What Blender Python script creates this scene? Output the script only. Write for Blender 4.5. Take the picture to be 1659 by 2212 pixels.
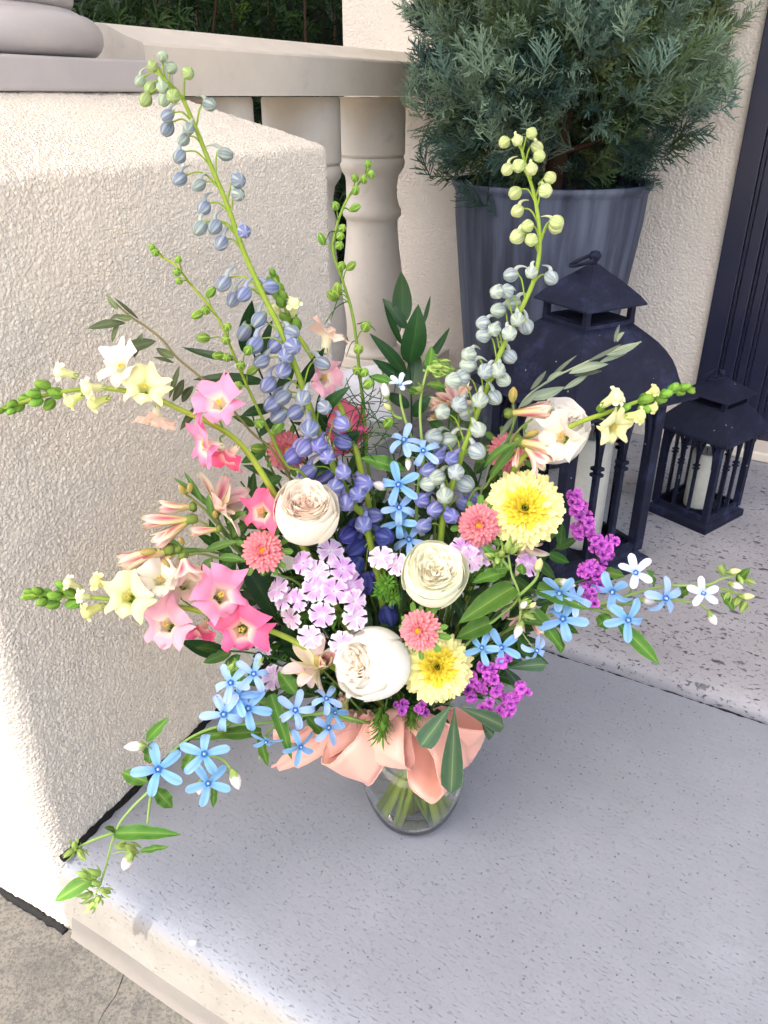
import bpy, math, random
import numpy as np
from mathutils import Vector, Matrix
from mathutils import noise as mnoise

random.seed(7)
RNG = np.random.default_rng(7)
SC = bpy.context.scene
for o in list(bpy.data.objects):
    bpy.data.objects.remove(o)
COL = SC.collection

# ------------------------------------------------------------------ camera
CAM_H = 1.0
PITCH = math.radians(27.77)
FPX = 790.0                      # focal length for a 768 x 1024 frame
cam = bpy.data.cameras.new("camera")
cam.sensor_fit = 'VERTICAL'
cam.sensor_height = 24.0
cam.lens = 24.0 * FPX / 1024.0
cam.clip_start = 0.02
cam.clip_end = 600
camo = bpy.data.objects.new("camera", cam)
COL.objects.link(camo)
camo.location = (0, 0, CAM_H)
camo.rotation_euler = (math.radians(90) - PITCH, 0, 0)
SC.camera = camo

# ------------------------------------------------------------------ sky, sun, exposure
TO_SUN_AZ = math.radians(222.0)      # clockwise from +Y
SUN_EL = math.radians(62.0)
w = bpy.data.worlds.new("World")
SC.world = w
w.use_nodes = True
nt = w.node_tree
bg = nt.nodes["Background"]
sky = nt.nodes.new("ShaderNodeTexSky")
sky.sky_type = 'NISHITA'
sky.sun_disc = False
sky.sun_elevation = SUN_EL
sky.sun_rotation = TO_SUN_AZ
sky.air_density = 1.0
sky.dust_density = 6.0
nt.links.new(sky.outputs[0], bg.inputs[0])
bg.inputs[1].default_value = 0.15
sun = bpy.data.lights.new("sun", 'SUN')
sun.energy = 3.0
sun.angle = math.radians(0.6)
sun.color = (1.0, 0.93, 0.83)
suno = bpy.data.objects.new("sun", sun)
COL.objects.link(suno)
to_sun = Vector((math.sin(TO_SUN_AZ) * math.cos(SUN_EL), math.cos(TO_SUN_AZ) * math.cos(SUN_EL), math.sin(SUN_EL)))
suno.rotation_euler = to_sun.to_track_quat('Z', 'Y').to_euler()
suno.location = (-3, -3, 6)
SC.view_settings.view_transform = 'Standard'
SC.view_settings.look = 'None'
SC.view_settings.gamma = 1.0
SC.view_settings.exposure = 1.7
SC.render.engine = 'CYCLES'
SC.cycles.use_denoising = True
SC.cycles.max_bounces = 12
SC.cycles.diffuse_bounces = 4
SC.cycles.glossy_bounces = 3
SC.cycles.adaptive_threshold = 0.03
SC.cycles.transparent_max_bounces = 12
SC.cycles.transmission_bounces = 12

# ------------------------------------------------------------------ pixels to places
KS = 768.0 / 1659.0
FW = Vector((0, math.cos(PITCH), -math.sin(PITCH)))
UP = Vector((0, math.sin(PITCH), math.cos(PITCH)))
RT = Vector((1, 0, 0))
EYE = Vector((0, 0, CAM_H))

def ray(x, y):
    return FW + RT * ((x * KS - 384) / FPX) + UP * ((512 - y * KS) / FPX)

def P(x, y, Y):
    d = ray(x, y)
    return EYE + d * (Y / d.y)

def floor_pt(x, y, z=0.0):
    d = ray(x, y)
    return EYE + d * ((z - CAM_H) / d.z)

def on_plane(x, y, p, n):
    d = ray(x, y)
    return EYE + d * ((p - EYE).dot(n) / d.dot(n))

def ksize(k, pos):
    """metres spanned by k photo units at pos"""
    return k * KS / FPX * (pos - EYE).dot(FW)

def az(deg):
    a = math.radians(deg)
    return Vector((math.sin(a), math.cos(a), 0))

# ------------------------------------------------------------------ colour and materials
def lin(c):
    c = c / 255.0
    return c / 12.92 if c <= 0.04045 else ((c + 0.055) / 1.055) ** 2.4

def rgb(r, g, b, k=1.0):
    return (min(lin(r) * k, .95), min(lin(g) * k, .95), min(lin(b) * k, .95), 1.0)

def mixc(a, b, t):
    return tuple(a[i] * (1 - t) + b[i] * t for i in range(4))

class Mat:
    def __init__(s, name):
        s.m = bpy.data.materials.new(name)
        s.m.use_nodes = True
        s.t = s.m.node_tree
        s.b = s.t.nodes["Principled BSDF"]
        s.out = s.t.nodes["Material Output"]
    def n(s, typ, **kw):
        nd = s.t.nodes.new(typ)
        for k, v in kw.items():
            if k.startswith('i_'):
                key = k[2:].replace('_', ' ')
                nd.inputs[key].default_value = v
            else:
                setattr(nd, k, v)
        return nd
    def l(s, a, b):
        s.t.links.new(a, b)
    def coord(s, kind='Object', scale=(1, 1, 1), rot=(0, 0, 0)):
        tc = s.n("ShaderNodeTexCoord")
        mp = s.n("ShaderNodeMapping")
        mp.inputs["Scale"].default_value = scale
        mp.inputs["Rotation"].default_value = rot
        s.l(tc.outputs[kind], mp.inputs["Vector"])
        return mp.outputs[0]
    def noise(s, vec, scale, detail=4, rough=.55, dist=0.0):
        nd = s.n("ShaderNodeTexNoise")
        nd.inputs["Scale"].default_value = scale
        nd.inputs["Detail"].default_value = detail
        nd.inputs["Roughness"].default_value = rough
        nd.inputs["Distortion"].default_value = dist
        s.l(vec, nd.inputs["Vector"])
        return nd.outputs["Fac"]
    def vor(s, vec, scale, feature='F1', out="Distance", smooth=.4, rnd=1.0):
        nd = s.n("ShaderNodeTexVoronoi", feature=feature)
        nd.inputs["Scale"].default_value = scale
        nd.inputs["Randomness"].default_value = rnd
        if feature == 'SMOOTH_F1':
            nd.inputs["Smoothness"].default_value = smooth
        s.l(vec, nd.inputs["Vector"])
        return nd.outputs[out]
    def ramp(s, fac, stops, interp='LINEAR'):
        nd = s.n("ShaderNodeValToRGB")
        cr = nd.color_ramp
        cr.interpolation = interp
        while len(cr.elements) < len(stops):
            cr.elements.new(0.5)
        for e, (p, c) in zip(cr.elements, stops):
            e.position = p
            e.color = c if len(c) == 4 else (*c, 1)
        s.l(fac, nd.inputs[0])
        return nd.outputs[0]
    def math(s, op, a, b=None, clamp=False):
        nd = s.n("ShaderNodeMath", operation=op, use_clamp=clamp)
        for i, v in enumerate((a, b)):
            if v is None:
                continue
            if hasattr(v, 'is_linked') or hasattr(v, 'links'):
                s.l(v, nd.inputs[i])
            else:
                nd.inputs[i].default_value = v
        return nd.outputs[0]
    def mix(s, fac, a, b, blend='MIX'):
        nd = s.n("ShaderNodeMix", data_type='RGBA', blend_type=blend)
        for sock, v in ((nd.inputs[0], fac), (nd.inputs[6], a), (nd.inputs[7], b)):
            if hasattr(v, 'links'):
                s.l(v, sock)
            else:
                sock.default_value = v
        return nd.outputs[2]
    def bump(s, h, strength=.5, dist=.01, normal=None):
        nd = s.n("ShaderNodeBump")
        nd.inputs["Strength"].default_value = strength
        nd.inputs["Distance"].default_value = dist
        s.l(h, nd.inputs["Height"])
        if normal is not None:
            s.l(normal, nd.inputs["Normal"])
        return nd.outputs[0]

MATS = {}
def m_stucco(name, col, pebble, depth, tint=.06, displace=False):
    k = Mat(name)
    v = k.coord('Object')
    warp = k.n("ShaderNodeVectorMath", operation='ADD')
    nz = k.n("ShaderNodeTexNoise")
    nz.inputs["Scale"].default_value = .8 / pebble
    nz.inputs["Detail"].default_value = 2
    k.l(v, nz.inputs["Vector"])
    sc = k.n("ShaderNodeVectorMath", operation='SCALE')
    sc.inputs["Scale"].default_value = pebble * .55
    k.l(nz.outputs["Color"], sc.inputs[0])
    k.l(v, warp.inputs[0]); k.l(sc.outputs[0], warp.inputs[1])
    vv = warp.outputs[0]
    d1 = k.vor(vv, 1.0 / pebble, 'F1')
    d2 = k.vor(vv, 2.1 / pebble, 'F1')
    d3 = k.noise(v, .3 / pebble, 3, .6)
    patch = k.ramp(k.noise(v, 9.0, 4, .6), [(.3, (.55,) * 3), (.65, (1.15,) * 3)])
    h = k.math('ADD', k.math('MULTIPLY', d1, -1.0), k.math('MULTIPLY', d2, -.45))
    h = k.math('ADD', k.math('MULTIPLY', h, patch), k.math('MULTIPLY', d3, .9))
    big = k.noise(v, 2.2, 5, .6)
    c2 = tuple(min(1, x * (1 + tint)) for x in col[:3])
    c1 = tuple(x * (1 - tint * 1.6) for x in col[:3])
    c = k.ramp(big, [(.3, c1), (.7, c2)])
    k.l(c, k.b.inputs["Base Color"])
    k.b.inputs["Roughness"].default_value = .92
    k.b.inputs["Specular IOR Level"].default_value = .2
    if displace:
        k.m.displacement_method = 'BOTH'
        dn = k.n("ShaderNodeDisplacement")
        dn.inputs["Midlevel"].default_value = 0.0
        dn.inputs["Scale"].default_value = depth
        k.l(h, dn.inputs["Height"])
        k.l(dn.outputs[0], k.out.inputs["Displacement"])
    else:
        k.l(k.bump(h, 1.0, depth), k.b.inputs["Normal"])
    MATS[name] = k.m
    return k.m

def m_paint(name, col, rough=.6, bump=.0015, dirt=None, dirtamt=.4, scale=6):
    k = Mat(name)
    v = k.coord('Object')
    n1 = k.noise(v, scale, 6, .62)
    n2 = k.noise(v, scale * 9, 4, .6)
    c = k.ramp(n1, [(.3, tuple(x * .9 for x in col[:3])), (.7, tuple(min(1, x * 1.05) for x in col[:3]))])
    if dirt:
        f = k.ramp(k.noise(v, scale * 2.3, 8, .7), [(.58, (0, 0, 0)), (.75, (dirtamt,) * 3)])
        c = k.mix(f, c, dirt)
    k.l(c, k.b.inputs["Base Color"])
    k.b.inputs["Roughness"].default_value = rough
    k.l(k.bump(k.math('ADD', n1, k.math('MULTIPLY', n2, .5)), .6, bump), k.b.inputs["Normal"])
    MATS[name] = k.m
    return k.m

def m_slab(name, col, dirazdeg):
    """broom finished concrete with dark pin holes drawn out along the broom"""
    k = Mat(name)
    v = k.coord('Object')
    vs = k.coord('Object', rot=(0, 0, .04))
    st = k.n("ShaderNodeMapping"); st.inputs["Scale"].default_value = (130, 12, 14); k.l(vs, st.inputs[0])
    streak = k.noise(st.outputs[0], 1.6, 5, .65)
    st2 = k.n("ShaderNodeMapping"); st2.inputs["Scale"].default_value = (480, 120, 140); k.l(vs, st2.inputs[0])
    dash = k.noise(st2.outputs[0], 1.0, 2, .5)
    fine = k.noise(v, 260, 3, .6)
    big = k.noise(v, 3.0, 6, .62)
    mid = k.noise(v, 11.0, 6, .65)
    spots = k.vor(v, 120)
    spsel = k.vor(v, 120, out="Color")
    sep = k.n("ShaderNodeSeparateColor"); k.l(spsel, sep.inputs[0])
    spot = k.math('MULTIPLY', k.math('LESS_THAN', spots, .17), k.math('GREATER_THAN', sep.outputs[0], .78))
    spot = k.math('MULTIPLY', spot, k.math('GREATER_THAN', mid, .42))
    d = k.ramp(dash, [(.635, (0, 0, 0)), (.70, (1, 1, 1))])
    lo = tuple(x * .88 for x in col[:3]); hi = tuple(min(1, x * 1.07) for x in col[:3])
    c = k.ramp(big, [(.28, lo), (.72, hi)])
    c = k.mix(k.ramp(mid, [(.35, (0, 0, 0)), (.8, (.25,) * 3)]), c, (*[x * .8 for x in col[:3]], 1))
    c = k.mix(k.ramp(streak, [(.35, (.16,) * 3), (.6, (0, 0, 0))]), c, (*[x * .6 for x in col[:3]], 1))
    c = k.mix(k.math('MULTIPLY', d, .27), c, (.06, .06, .065, 1))
    c = k.mix(k.math('MULTIPLY', spot, .7), c, (.05, .05, .055, 1))
    c = k.mix(k.ramp(fine, [(.3, (.14,) * 3), (.5, (0, 0, 0))]), c, (*[x * .55 for x in col[:3]], 1))
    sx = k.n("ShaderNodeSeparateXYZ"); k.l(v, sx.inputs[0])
    riser_mix = k.math('ADD', sx.outputs[2], k.math('MULTIPLY', mid, .012))  # height mask: cream tone mixed in below the nose
    riser_mix = k.ramp(k.math('MULTIPLY', riser_mix, -10.0), [(.10, (0, 0, 0)), (.32, (1, 1, 1))])
    c = k.mix(riser_mix, c, k.ramp(mid, [(.3, (.235, .22, .195)), (.7, (.30, .285, .255))]))
    k.l(c, k.b.inputs["Base Color"])
    k.b.inputs["Roughness"].default_value = .85
    h = k.math('ADD', k.math('MULTIPLY', streak, .5), k.math('MULTIPLY', fine, .35))
    h = k.math('SUBTRACT', h, k.math('MULTIPLY', k.math('MAXIMUM', d, spot), .9))
    k.l(k.bump(h, .8, .0016), k.b.inputs["Normal"])
    MATS[name] = k.m
    return k.m

def m_pitted(name, col, dirazdeg):
    """salt finished slab: dirt filled pits of all sizes"""
    k = Mat(name)
    v = k.coord('Object')
    mp = k.n("ShaderNodeMapping"); mp.inputs["Scale"].default_value = (1.7, 1.0, 1); k.l(v, mp.inputs[0])
    vv = mp.outputs[0]
    wn = k.n("ShaderNodeTexNoise"); wn.inputs["Scale"].default_value = 60; wn.inputs["Detail"].default_value = 5
    k.l(vv, wn.inputs["Vector"])
    sc = k.n("ShaderNodeVectorMath", operation='SCALE'); sc.inputs["Scale"].default_value = .03
    k.l(wn.outputs["Color"], sc.inputs[0])
    ad = k.n("ShaderNodeVectorMath", operation='ADD'); k.l(vv, ad.inputs[0]); k.l(sc.outputs[0], ad.inputs[1])
    vw = ad.outputs[0]
    def pits(scale, rad, sel):
        d = k.vor(vw, scale)
        s = k.n("ShaderNodeSeparateColor"); k.l(k.vor(vw, scale, out="Color"), s.inputs[0])
        r = k.math('MULTIPLY', s.outputs[1], rad)
        a = k.math('SUBTRACT', r, d)
        a = k.math('MULTIPLY', a, 14.0, clamp=True)
        return k.math('MULTIPLY', a, k.math('GREATER_THAN', s.outputs[0], sel))
    p = k.math('MAXIMUM', pits(30, .36, .6), pits(70, .46, .45))
    p = k.math('MAXIMUM', p, k.math('MULTIPLY', pits(150, .46, .45), .8))
    big = k.noise(vv, 4, 6, .65); mid = k.noise(vv, 25, 5, .6); fine = k.noise(vv, 220, 3, .6)
    c = k.ramp(big, [(.3, tuple(x * .84 for x in col[:3])), (.7, tuple(min(1, x * 1.08) for x in col[:3]))])
    c = k.mix(k.ramp(mid, [(.5, (0, 0, 0)), (.8, (.3,) * 3)]), c, (*[x * .72 for x in col[:3]], 1))
    c = k.mix(k.ramp(fine, [(.3, (.2,) * 3), (.5, (0, 0, 0))]), c, (*[x * .6 for x in col[:3]], 1))
    c = k.mix(k.math('MULTIPLY', p, k.ramp(mid, [(.3, (.35,) * 3), (.6, (.9,) * 3)])), c, (.045, .043, .045, 1))
    k.l(c, k.b.inputs["Base Color"])
    k.b.inputs["Roughness"].default_value = .8
    h = k.math('SUBTRACT', k.math('MULTIPLY', fine, .15), p)
    k.l(k.bump(h, .9, .003), k.b.inputs["Normal"])
    MATS[name] = k.m
    return k.m

def m_pavement(name):
    k = Mat(name)
    v = k.coord('Object')
    big = k.noise(v, 7, 8, .7); mid = k.noise(v, 32, 6, .7); fine = k.noise(v, 240, 4, .65)
    c = k.ramp(big, [(.32, (.060, .057, .052)), (.5, (.10, .094, .083)), (.72, (.125, .115, .10))])
    c = k.mix(k.ramp(mid, [(.5, (0, 0, 0)), (.68, (.8,) * 3)]), c, (.045, .045, .047, 1))
    c = k.mix(k.ramp(fine, [(.38, (.75,) * 3), (.55, (0, 0, 0))]), c, (.035, .034, .034, 1))
    # one hair crack
    k.l(c, k.b.inputs["Base Color"])
    k.b.inputs["Roughness"].default_value = .9
    k.l(k.bump(k.math('ADD', fine, k.math('MULTIPLY', mid, .6)), .8, .002), k.b.inputs["Normal"])
    MATS[name] = k.m
    return k.m

def m_organic(name, rough, transl, spec=.35, veins=False, bump=0.0, bscale=300, sheen=0.0, vary=.1):
    """petals and leaves: own colour from the colour attribute, a little light let through"""
    k = Mat(name)
    at = k.n("ShaderNodeAttribute", attribute_name="col")
    oi = k.n("ShaderNodeObjectInfo")
    v = k.coord('Object')
    nz = k.noise(v, 90, 4, .6)
    val = k.math('ADD', k.math('MULTIPLY', oi.outputs["Random"], vary * 2), 1 - vary)
    val = k.math('MULTIPLY', val, k.math('ADD', k.math('MULTIPLY', nz, .2), .92))
    hs = k.n("ShaderNodeHueSaturation")
    k.l(at.outputs["Color"], hs.inputs["Color"])
    k.l(val, hs.inputs["Value"])
    k.l(k.math('ADD', k.math('MULTIPLY', oi.outputs["Random"], .018), .491), hs.inputs["Hue"])
    c = hs.outputs[0]
    k.l(c, k.b.inputs["Base Color"])
    k.b.inputs["Roughness"].default_value = rough
    k.b.inputs["Specular IOR Level"].default_value = spec
    tr = k.n("ShaderNodeBsdfTranslucent")
    k.l(c, tr.inputs[0])
    mx = k.n("ShaderNodeMixShader")
    mx.inputs[0].default_value = transl
    k.l(k.b.outputs[0], mx.inputs[1]); k.l(tr.outputs[0], mx.inputs[2])
    k.l(mx.outputs[0], k.out.inputs[0])
    if bump:
        k.l(k.bump(k.noise(v, bscale, 3, .6), .5, bump), k.b.inputs["Normal"])
    MATS[name] = k.m
    return k.m

def m_metal(name, col, rough=.45):
    """weathered painted tin: dull navy with scuffs and white flecks"""
    k = Mat(name)
    v = k.coord('Object')
    n1 = k.noise(v, 9, 7, .7); n2 = k.noise(v, 70, 5, .7)
    c = k.ramp(n1, [(.3, tuple(x * .6 for x in col[:3])), (.55, col[:3]), (.75, tuple(x * 3.2 for x in col[:3]))])
    c = k.mix(k.ramp(n2, [(.35, (.6,) * 3), (.5, (0, 0, 0))]), c, (*[x * .5 for x in col[:3]], 1))
    d = k.vor(v, 60)
    s = k.n("ShaderNodeSeparateColor"); k.l(k.vor(v, 60, out="Color"), s.inputs[0])
    fl = k.math('MULTIPLY', k.math('LESS_THAN', d, .12), k.math('GREATER_THAN', s.outputs[0], .86))
    c = k.mix(k.math('MULTIPLY', fl, .6), c, (.45, .47, .5, 1))
    k.l(c, k.b.inputs["Base Color"])
    k.l(k.ramp(n1, [(.3, (rough + .15,) * 3), (.7, (rough - .08,) * 3)]), k.b.inputs["Roughness"])
    k.b.inputs["Specular IOR Level"].default_value = .22
    k.l(k.bump(k.math('ADD', n1, k.math('MULTIPLY', n2, .3)), .5, .0018), k.b.inputs["Normal"])
    MATS[name] = k.m
    return k.m

def m_pot(name):
    k = Mat(name)
    v = k.coord('Object')
    mp = k.n("ShaderNodeMapping"); mp.inputs["Scale"].default_value = (22, 22, .7); k.l(v, mp.inputs[0])
    n1 = k.noise(mp.outputs[0], 1.0, 5, .6)
    n2 = k.noise(v, 40, 5, .65)
    c = k.ramp(n1, [(.34, (.028, .034, .056)), (.45, (.054, .064, .10)), (.54, (.082, .096, .142)), (.68, (.115, .132, .18))])
    c = k.mix(k.ramp(n2, [(.55, (0, 0, 0)), (.8, (.18,) * 3)]), c, (.12, .13, .17, 1))
    k.l(c, k.b.inputs["Base Color"])
    k.b.inputs["Roughness"].default_value = .62
    k.l(k.bump(n2, .3, .001), k.b.inputs["Normal"])
    MATS[name] = k.m
    return k.m

def m_glass(name, col=(1, 1, 1), ior=1.45):
    k = Mat(name)
    k.b.inputs["Base Color"].default_value = (*col, 1)
    k.b.inputs["Roughness"].default_value = 0.0
    k.b.inputs["Transmission Weight"].default_value = 1.0
    k.b.inputs["IOR"].default_value = ior
    MATS[name] = k.m
    return k.m

def m_plain(name, col, rough=.6, spec=.4, sss=0.0):
    k = Mat(name)
    v = k.coord('Object')
    n1 = k.noise(v, 40, 5, .6)
    c = k.ramp(n1, [(.3, tuple(x * .9 for x in col[:3])), (.7, tuple(min(1, x * 1.06) for x in col[:3]))])
    k.l(c, k.b.inputs["Base Color"])
    k.b.inputs["Roughness"].default_value = rough
    k.b.inputs["Specular IOR Level"].default_value = spec
    if sss:
        k.b.inputs["Subsurface Weight"].default_value = sss
        k.b.inputs["Subsurface Radius"].default_value = (.02, .012, .008)
        k.b.inputs["Subsurface Scale"].default_value = .3
    MATS[name] = k.m
    return k.m

def m_satin(name, col):
    k = Mat(name)
    tc = k.n("ShaderNodeTexCoord")
    uvm = k.n("ShaderNodeMapping"); uvm.inputs["Scale"].default_value = (60, 3, 1); k.l(tc.outputs["UV"], uvm.inputs[0])
    n1 = k.noise(uvm.outputs[0], 5, 4, .6)
    c = k.ramp(n1, [(.3, tuple(x * .93 for x in col[:3])), (.7, tuple(min(1, x * 1.04) for x in col[:3]))])
    k.l(c, k.b.inputs["Base Color"])
    k.b.inputs["Roughness"].default_value = .42
    k.b.inputs["Sheen Weight"].default_value = .35
    k.b.inputs["Anisotropic"].default_value = .5
    k.l(k.bump(n1, .25, .0006), k.b.inputs["Normal"])
    tr = k.n("ShaderNodeBsdfTranslucent"); k.l(c, tr.inputs[0])
    mx = k.n("ShaderNodeMixShader"); mx.inputs[0].default_value = .25
    k.l(k.b.outputs[0], mx.inputs[1]); k.l(tr.outputs[0], mx.inputs[2]); k.l(mx.outputs[0], k.out.inputs[0])
    MATS[name] = k.m
    return k.m

STUCCO_COL = (.75, .69, .595)
m_stucco("stucco_coarse", STUCCO_COL, .0049, .0036, displace=True)
m_stucco("stucco_wall", (.82, .745, .645), .008, .0032, tint=.08)
m_paint("cast_stone", (.76, .68, .57), .6, .0015, (.22, .19, .15, 1), .25)
m_paint("column_paint", (.44, .415, .41), .5, .0018, (.3, .28, .28, 1), .2)
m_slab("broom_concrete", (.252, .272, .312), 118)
m_pitted("salt_concrete", (.34, .335, .36), 118)
m_pavement("old_pavement")
m_paint("mortar", (.16, .148, .135), .9, .002)
m_plain("sealant", (.012, .012, .013), .9, .2)
m_plain("shade_roof_pale", (.78, .75, .70), .9, .2)  # pale underside of the unseen roof, bounces light down
m_plain("bounce_pale", (.52, .48, .42), .9, .2)  # reflecting colour of the sheet added for warm fill
m_organic("rose_petal", .75, .28, .1, bump=.0003, bscale=260, vary=.015)
m_organic("petal", .6, .22, .12, bump=.0005, bscale=500, vary=.09)
m_organic("waxy_petal", .55, .14, .2, vary=.06)
m_organic("leaf", .5, .12, .2, bump=.0005, bscale=420, vary=.12)
m_organic("glossy_leaf", .38, .08, .28, bump=.0006, bscale=260, vary=.12)
m_organic("stem", .5, .08, .22, bump=.0004, bscale=700, vary=.05)
m_organic("needle", .6, .2, .25, vary=.05)
m_organic("ribbed_bark", .85, 0.0, .2, bump=.002, bscale=120, vary=.05)
m_metal("lantern_tin", (.011, .014, .034), .6)
m_pot("planter_glaze")
m_paint("door_paint", (.013, .015, .038), .34, .0008)
m_glass("glass")
m_glass("water", (.97, 1.0, .96), 1.333)
m_glass("pane_glass", (.95, .97, .97), 1.1)
m_plain("wax", (.78, .76, .68), .5, .4, .3)
m_plain("card_paper", (.78, .79, .86), .8, .2)
m_plain("white_scrap", (.85, .85, .82), .6)
m_satin("peach_satin", (.95, .54, .43))
m_plain("soil", (.03, .022, .016), .95, .1)

# ------------------------------------------------------------------ objects
def mesh_from(name, V, F, mat, colr=None, uv=None, smooth=True, midx=None):
    me = bpy.data.meshes.new(name)
    me.from_pydata([tuple(v) for v in V], [], F)
    mats = mat if isinstance(mat, (list, tuple)) else [mat]
    for m in mats:
        me.materials.append(MATS[m])
    if smooth:
        me.polygons.foreach_set("use_smooth", [True] * len(me.polygons))
    if midx is not None:
        me.polygons.foreach_set("material_index", midx)
    if colr is not None:
        a = me.color_attributes.new("col", 'FLOAT_COLOR', 'POINT')
        a.data.foreach_set("color", np.array(colr, dtype=np.float32).ravel())
    if uv is not None:
        ul = me.uv_layers.new(name="UVMap")
        li = np.empty(len(me.loops), dtype=np.int32)
        me.loops.foreach_get("vertex_index", li)
        ul.data.foreach_set("uv", np.array(uv, dtype=np.float32)[li].ravel())
    me.update()
    return me

class G:
    """geometry collector with a colour per vertex"""
    def __init__(s):
        s.V = []; s.F = []; s.C = []; s.U = []
    def add(s, V, F, c=None, uv=None):
        b = len(s.V)
        s.V.extend(Vector(v) for v in V)
        s.F.extend([tuple(i + b for i in f) for f in F])
        if c is None:
            c = (.8, .8, .8, 1)
        if isinstance(c, tuple):
            c = [c] * len(V)
        s.C.extend(c)
        s.U.extend(uv if uv is not None else [(0, 0)] * len(V))
        return s
    def xf(s, M):
        s.V = [M @ v for v in s.V]
        return s
    def join(s, o, M=None):
        V = [M @ v for v in o.V] if M else o.V
        return s.add(V, o.F, list(o.C), list(o.U))
    def mesh(s, name, mat, smooth=True):
        return mesh_from(name, s.V, s.F, mat, s.C, s.U, smooth)

WORLD = {}
def thing(name, label, cat, loc=(0, 0, 0), group=None, kind=None):
    o = bpy.data.objects.new(name, None)
    o.empty_display_size = .02
    COL.objects.link(o)
    o.location = loc
    WORLD[o.name] = Matrix.Translation(Vector(loc))
    o["label"] = label
    if cat: o["category"] = cat
    if group: o["group"] = group
    if kind: o["kind"] = kind
    return o

def put(name, me, parent=None, M=None, **props):
    o = bpy.data.objects.new(name, me)
    COL.objects.link(o)
    M = M if M is not None else Matrix.Identity(4)
    WORLD[o.name] = M.copy()
    if parent is not None:
        o.parent = parent
        o.matrix_local = WORLD[parent.name].inverted() @ M
    else:
        o.matrix_world = M
    for k, v in props.items():
        o[k] = v
    return o

def frame(pos, d, up=None, s=1.0, roll=0.0):
    """local Z along d, local Y as close to up as it goes"""
    z = Vector(d).normalized()
    up = Vector(up) if up is not None else Vector((0, 0, 1))
    y = up - z * up.dot(z)
    if y.length < 1e-4:
        y = Vector((0, 1, 0)) - z * z.y
        if y.length < 1e-4:
            y = Vector((1, 0, 0))
    y.normalize()
    x = y.cross(z)
    R = Matrix((x, y, z)).transposed().to_4x4()
    if roll:
        R = R @ Matrix.Rotation(roll, 4, 'Z')
    sc = s if isinstance(s, (tuple, list, Vector)) else (s, s, s)
    S = Matrix.Diagonal((sc[0], sc[1], sc[2], 1))
    return Matrix.Translation(Vector(pos)) @ R @ S

def catmull(pts, n=6):
    pts = [Vector(p) for p in pts]
    if len(pts) < 3:
        return [pts[0].lerp(pts[-1], i / n) for i in range(n + 1)]
    q = [pts[0] * 2 - pts[1]] + pts + [pts[-1] * 2 - pts[-2]]
    out = []
    for i in range(1, len(q) - 2):
        a, b, c, d = q[i - 1:i + 3]
        for j in range(n):
            t = j / n
            out.append(.5 * ((2 * b) + (c - a) * t + (2 * a - 5 * b + 4 * c - d) * t * t + (3 * b - a - 3 * c + d) * t ** 3))
    out.append(pts[-1].copy())
    return out

def tube(path, radii, seg=7, col=None, caps=True, square=False, colfn=None):
    path = [Vector(p) for p in path]
    n = len(path)
    g = G()
    V = []; C = []; F = []
    t0 = (path[1] - path[0]).normalized()
    ref = Vector((0, 0, 1)) if abs(t0.z) < .9 else Vector((1, 0, 0))
    nrm = (ref - t0 * ref.dot(t0)).normalized()
    for i in range(n):
        t = (path[min(i + 1, n - 1)] - path[max(i - 1, 0)]).normalized()
        nrm = nrm - t * nrm.dot(t)
        nrm.normalize()
        bn = t.cross(nrm)
        r = radii[i] if isinstance(radii, (list, tuple)) else radii
        for j in range(seg):
            a = 2 * math.pi * j / seg + (math.pi / seg if square else 0)
            V.append(path[i] + (nrm * math.cos(a) + bn * math.sin(a)) * r)
            C.append(colfn(i / (n - 1)) if colfn else (col or (.1, .2, .05, 1)))
    for i in range(n - 1):
        for j in range(seg):
            k = (j + 1) % seg
            F.append((i * seg + j, i * seg + k, (i + 1) * seg + k, (i + 1) * seg + j))
    if caps:
        F.append(tuple(range(seg))[::-1])
        F.append(tuple((n - 1) * seg + j for j in range(seg)))
    g.add(V, F, C)
    return g

def lathe(prof, seg=32, col=None, closed=False, ang=0.0, colfn=None, rfn=None):
    """prof: list of (r, z)"""
    V = []; F = []; C = []
    n = len(prof)
    for i, (r, z) in enumerate(prof):
        for j in range(seg):
            a = 2 * math.pi * j / seg + ang
            rr = r * (rfn(a, i / (n - 1)) if rfn else 1)
            V.append((rr * math.cos(a), rr * math.sin(a), z))
            C.append(colfn(a, i / (n - 1)) if colfn else (col or (.5, .5, .5, 1)))
    for i in range(n - 1):
        for j in range(seg):
            k = (j + 1) % seg
            F.append((i * seg + j, i * seg + k, (i + 1) * seg + k, (i + 1) * seg + j))
    return G().add(V, F, C)

def sheet(nl, ss, fn):
    """fn(s, t) -> (pos, colour); s across (-1..1), t along (0..1)"""
    V = []; C = []; U = []; F = []
    m = len(ss)
    for i in range(nl + 1):
        t = i / nl
        for s in ss:
            p, c = fn(s, t)
            V.append(p); C.append(c); U.append((s * .5 + .5, t))
    for i in range(nl):
        for j in range(m - 1):
            a = i * m + j
            F.append((a, a + 1, a + m + 1, a + m))
    return G().add(V, F, C, U)

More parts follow.
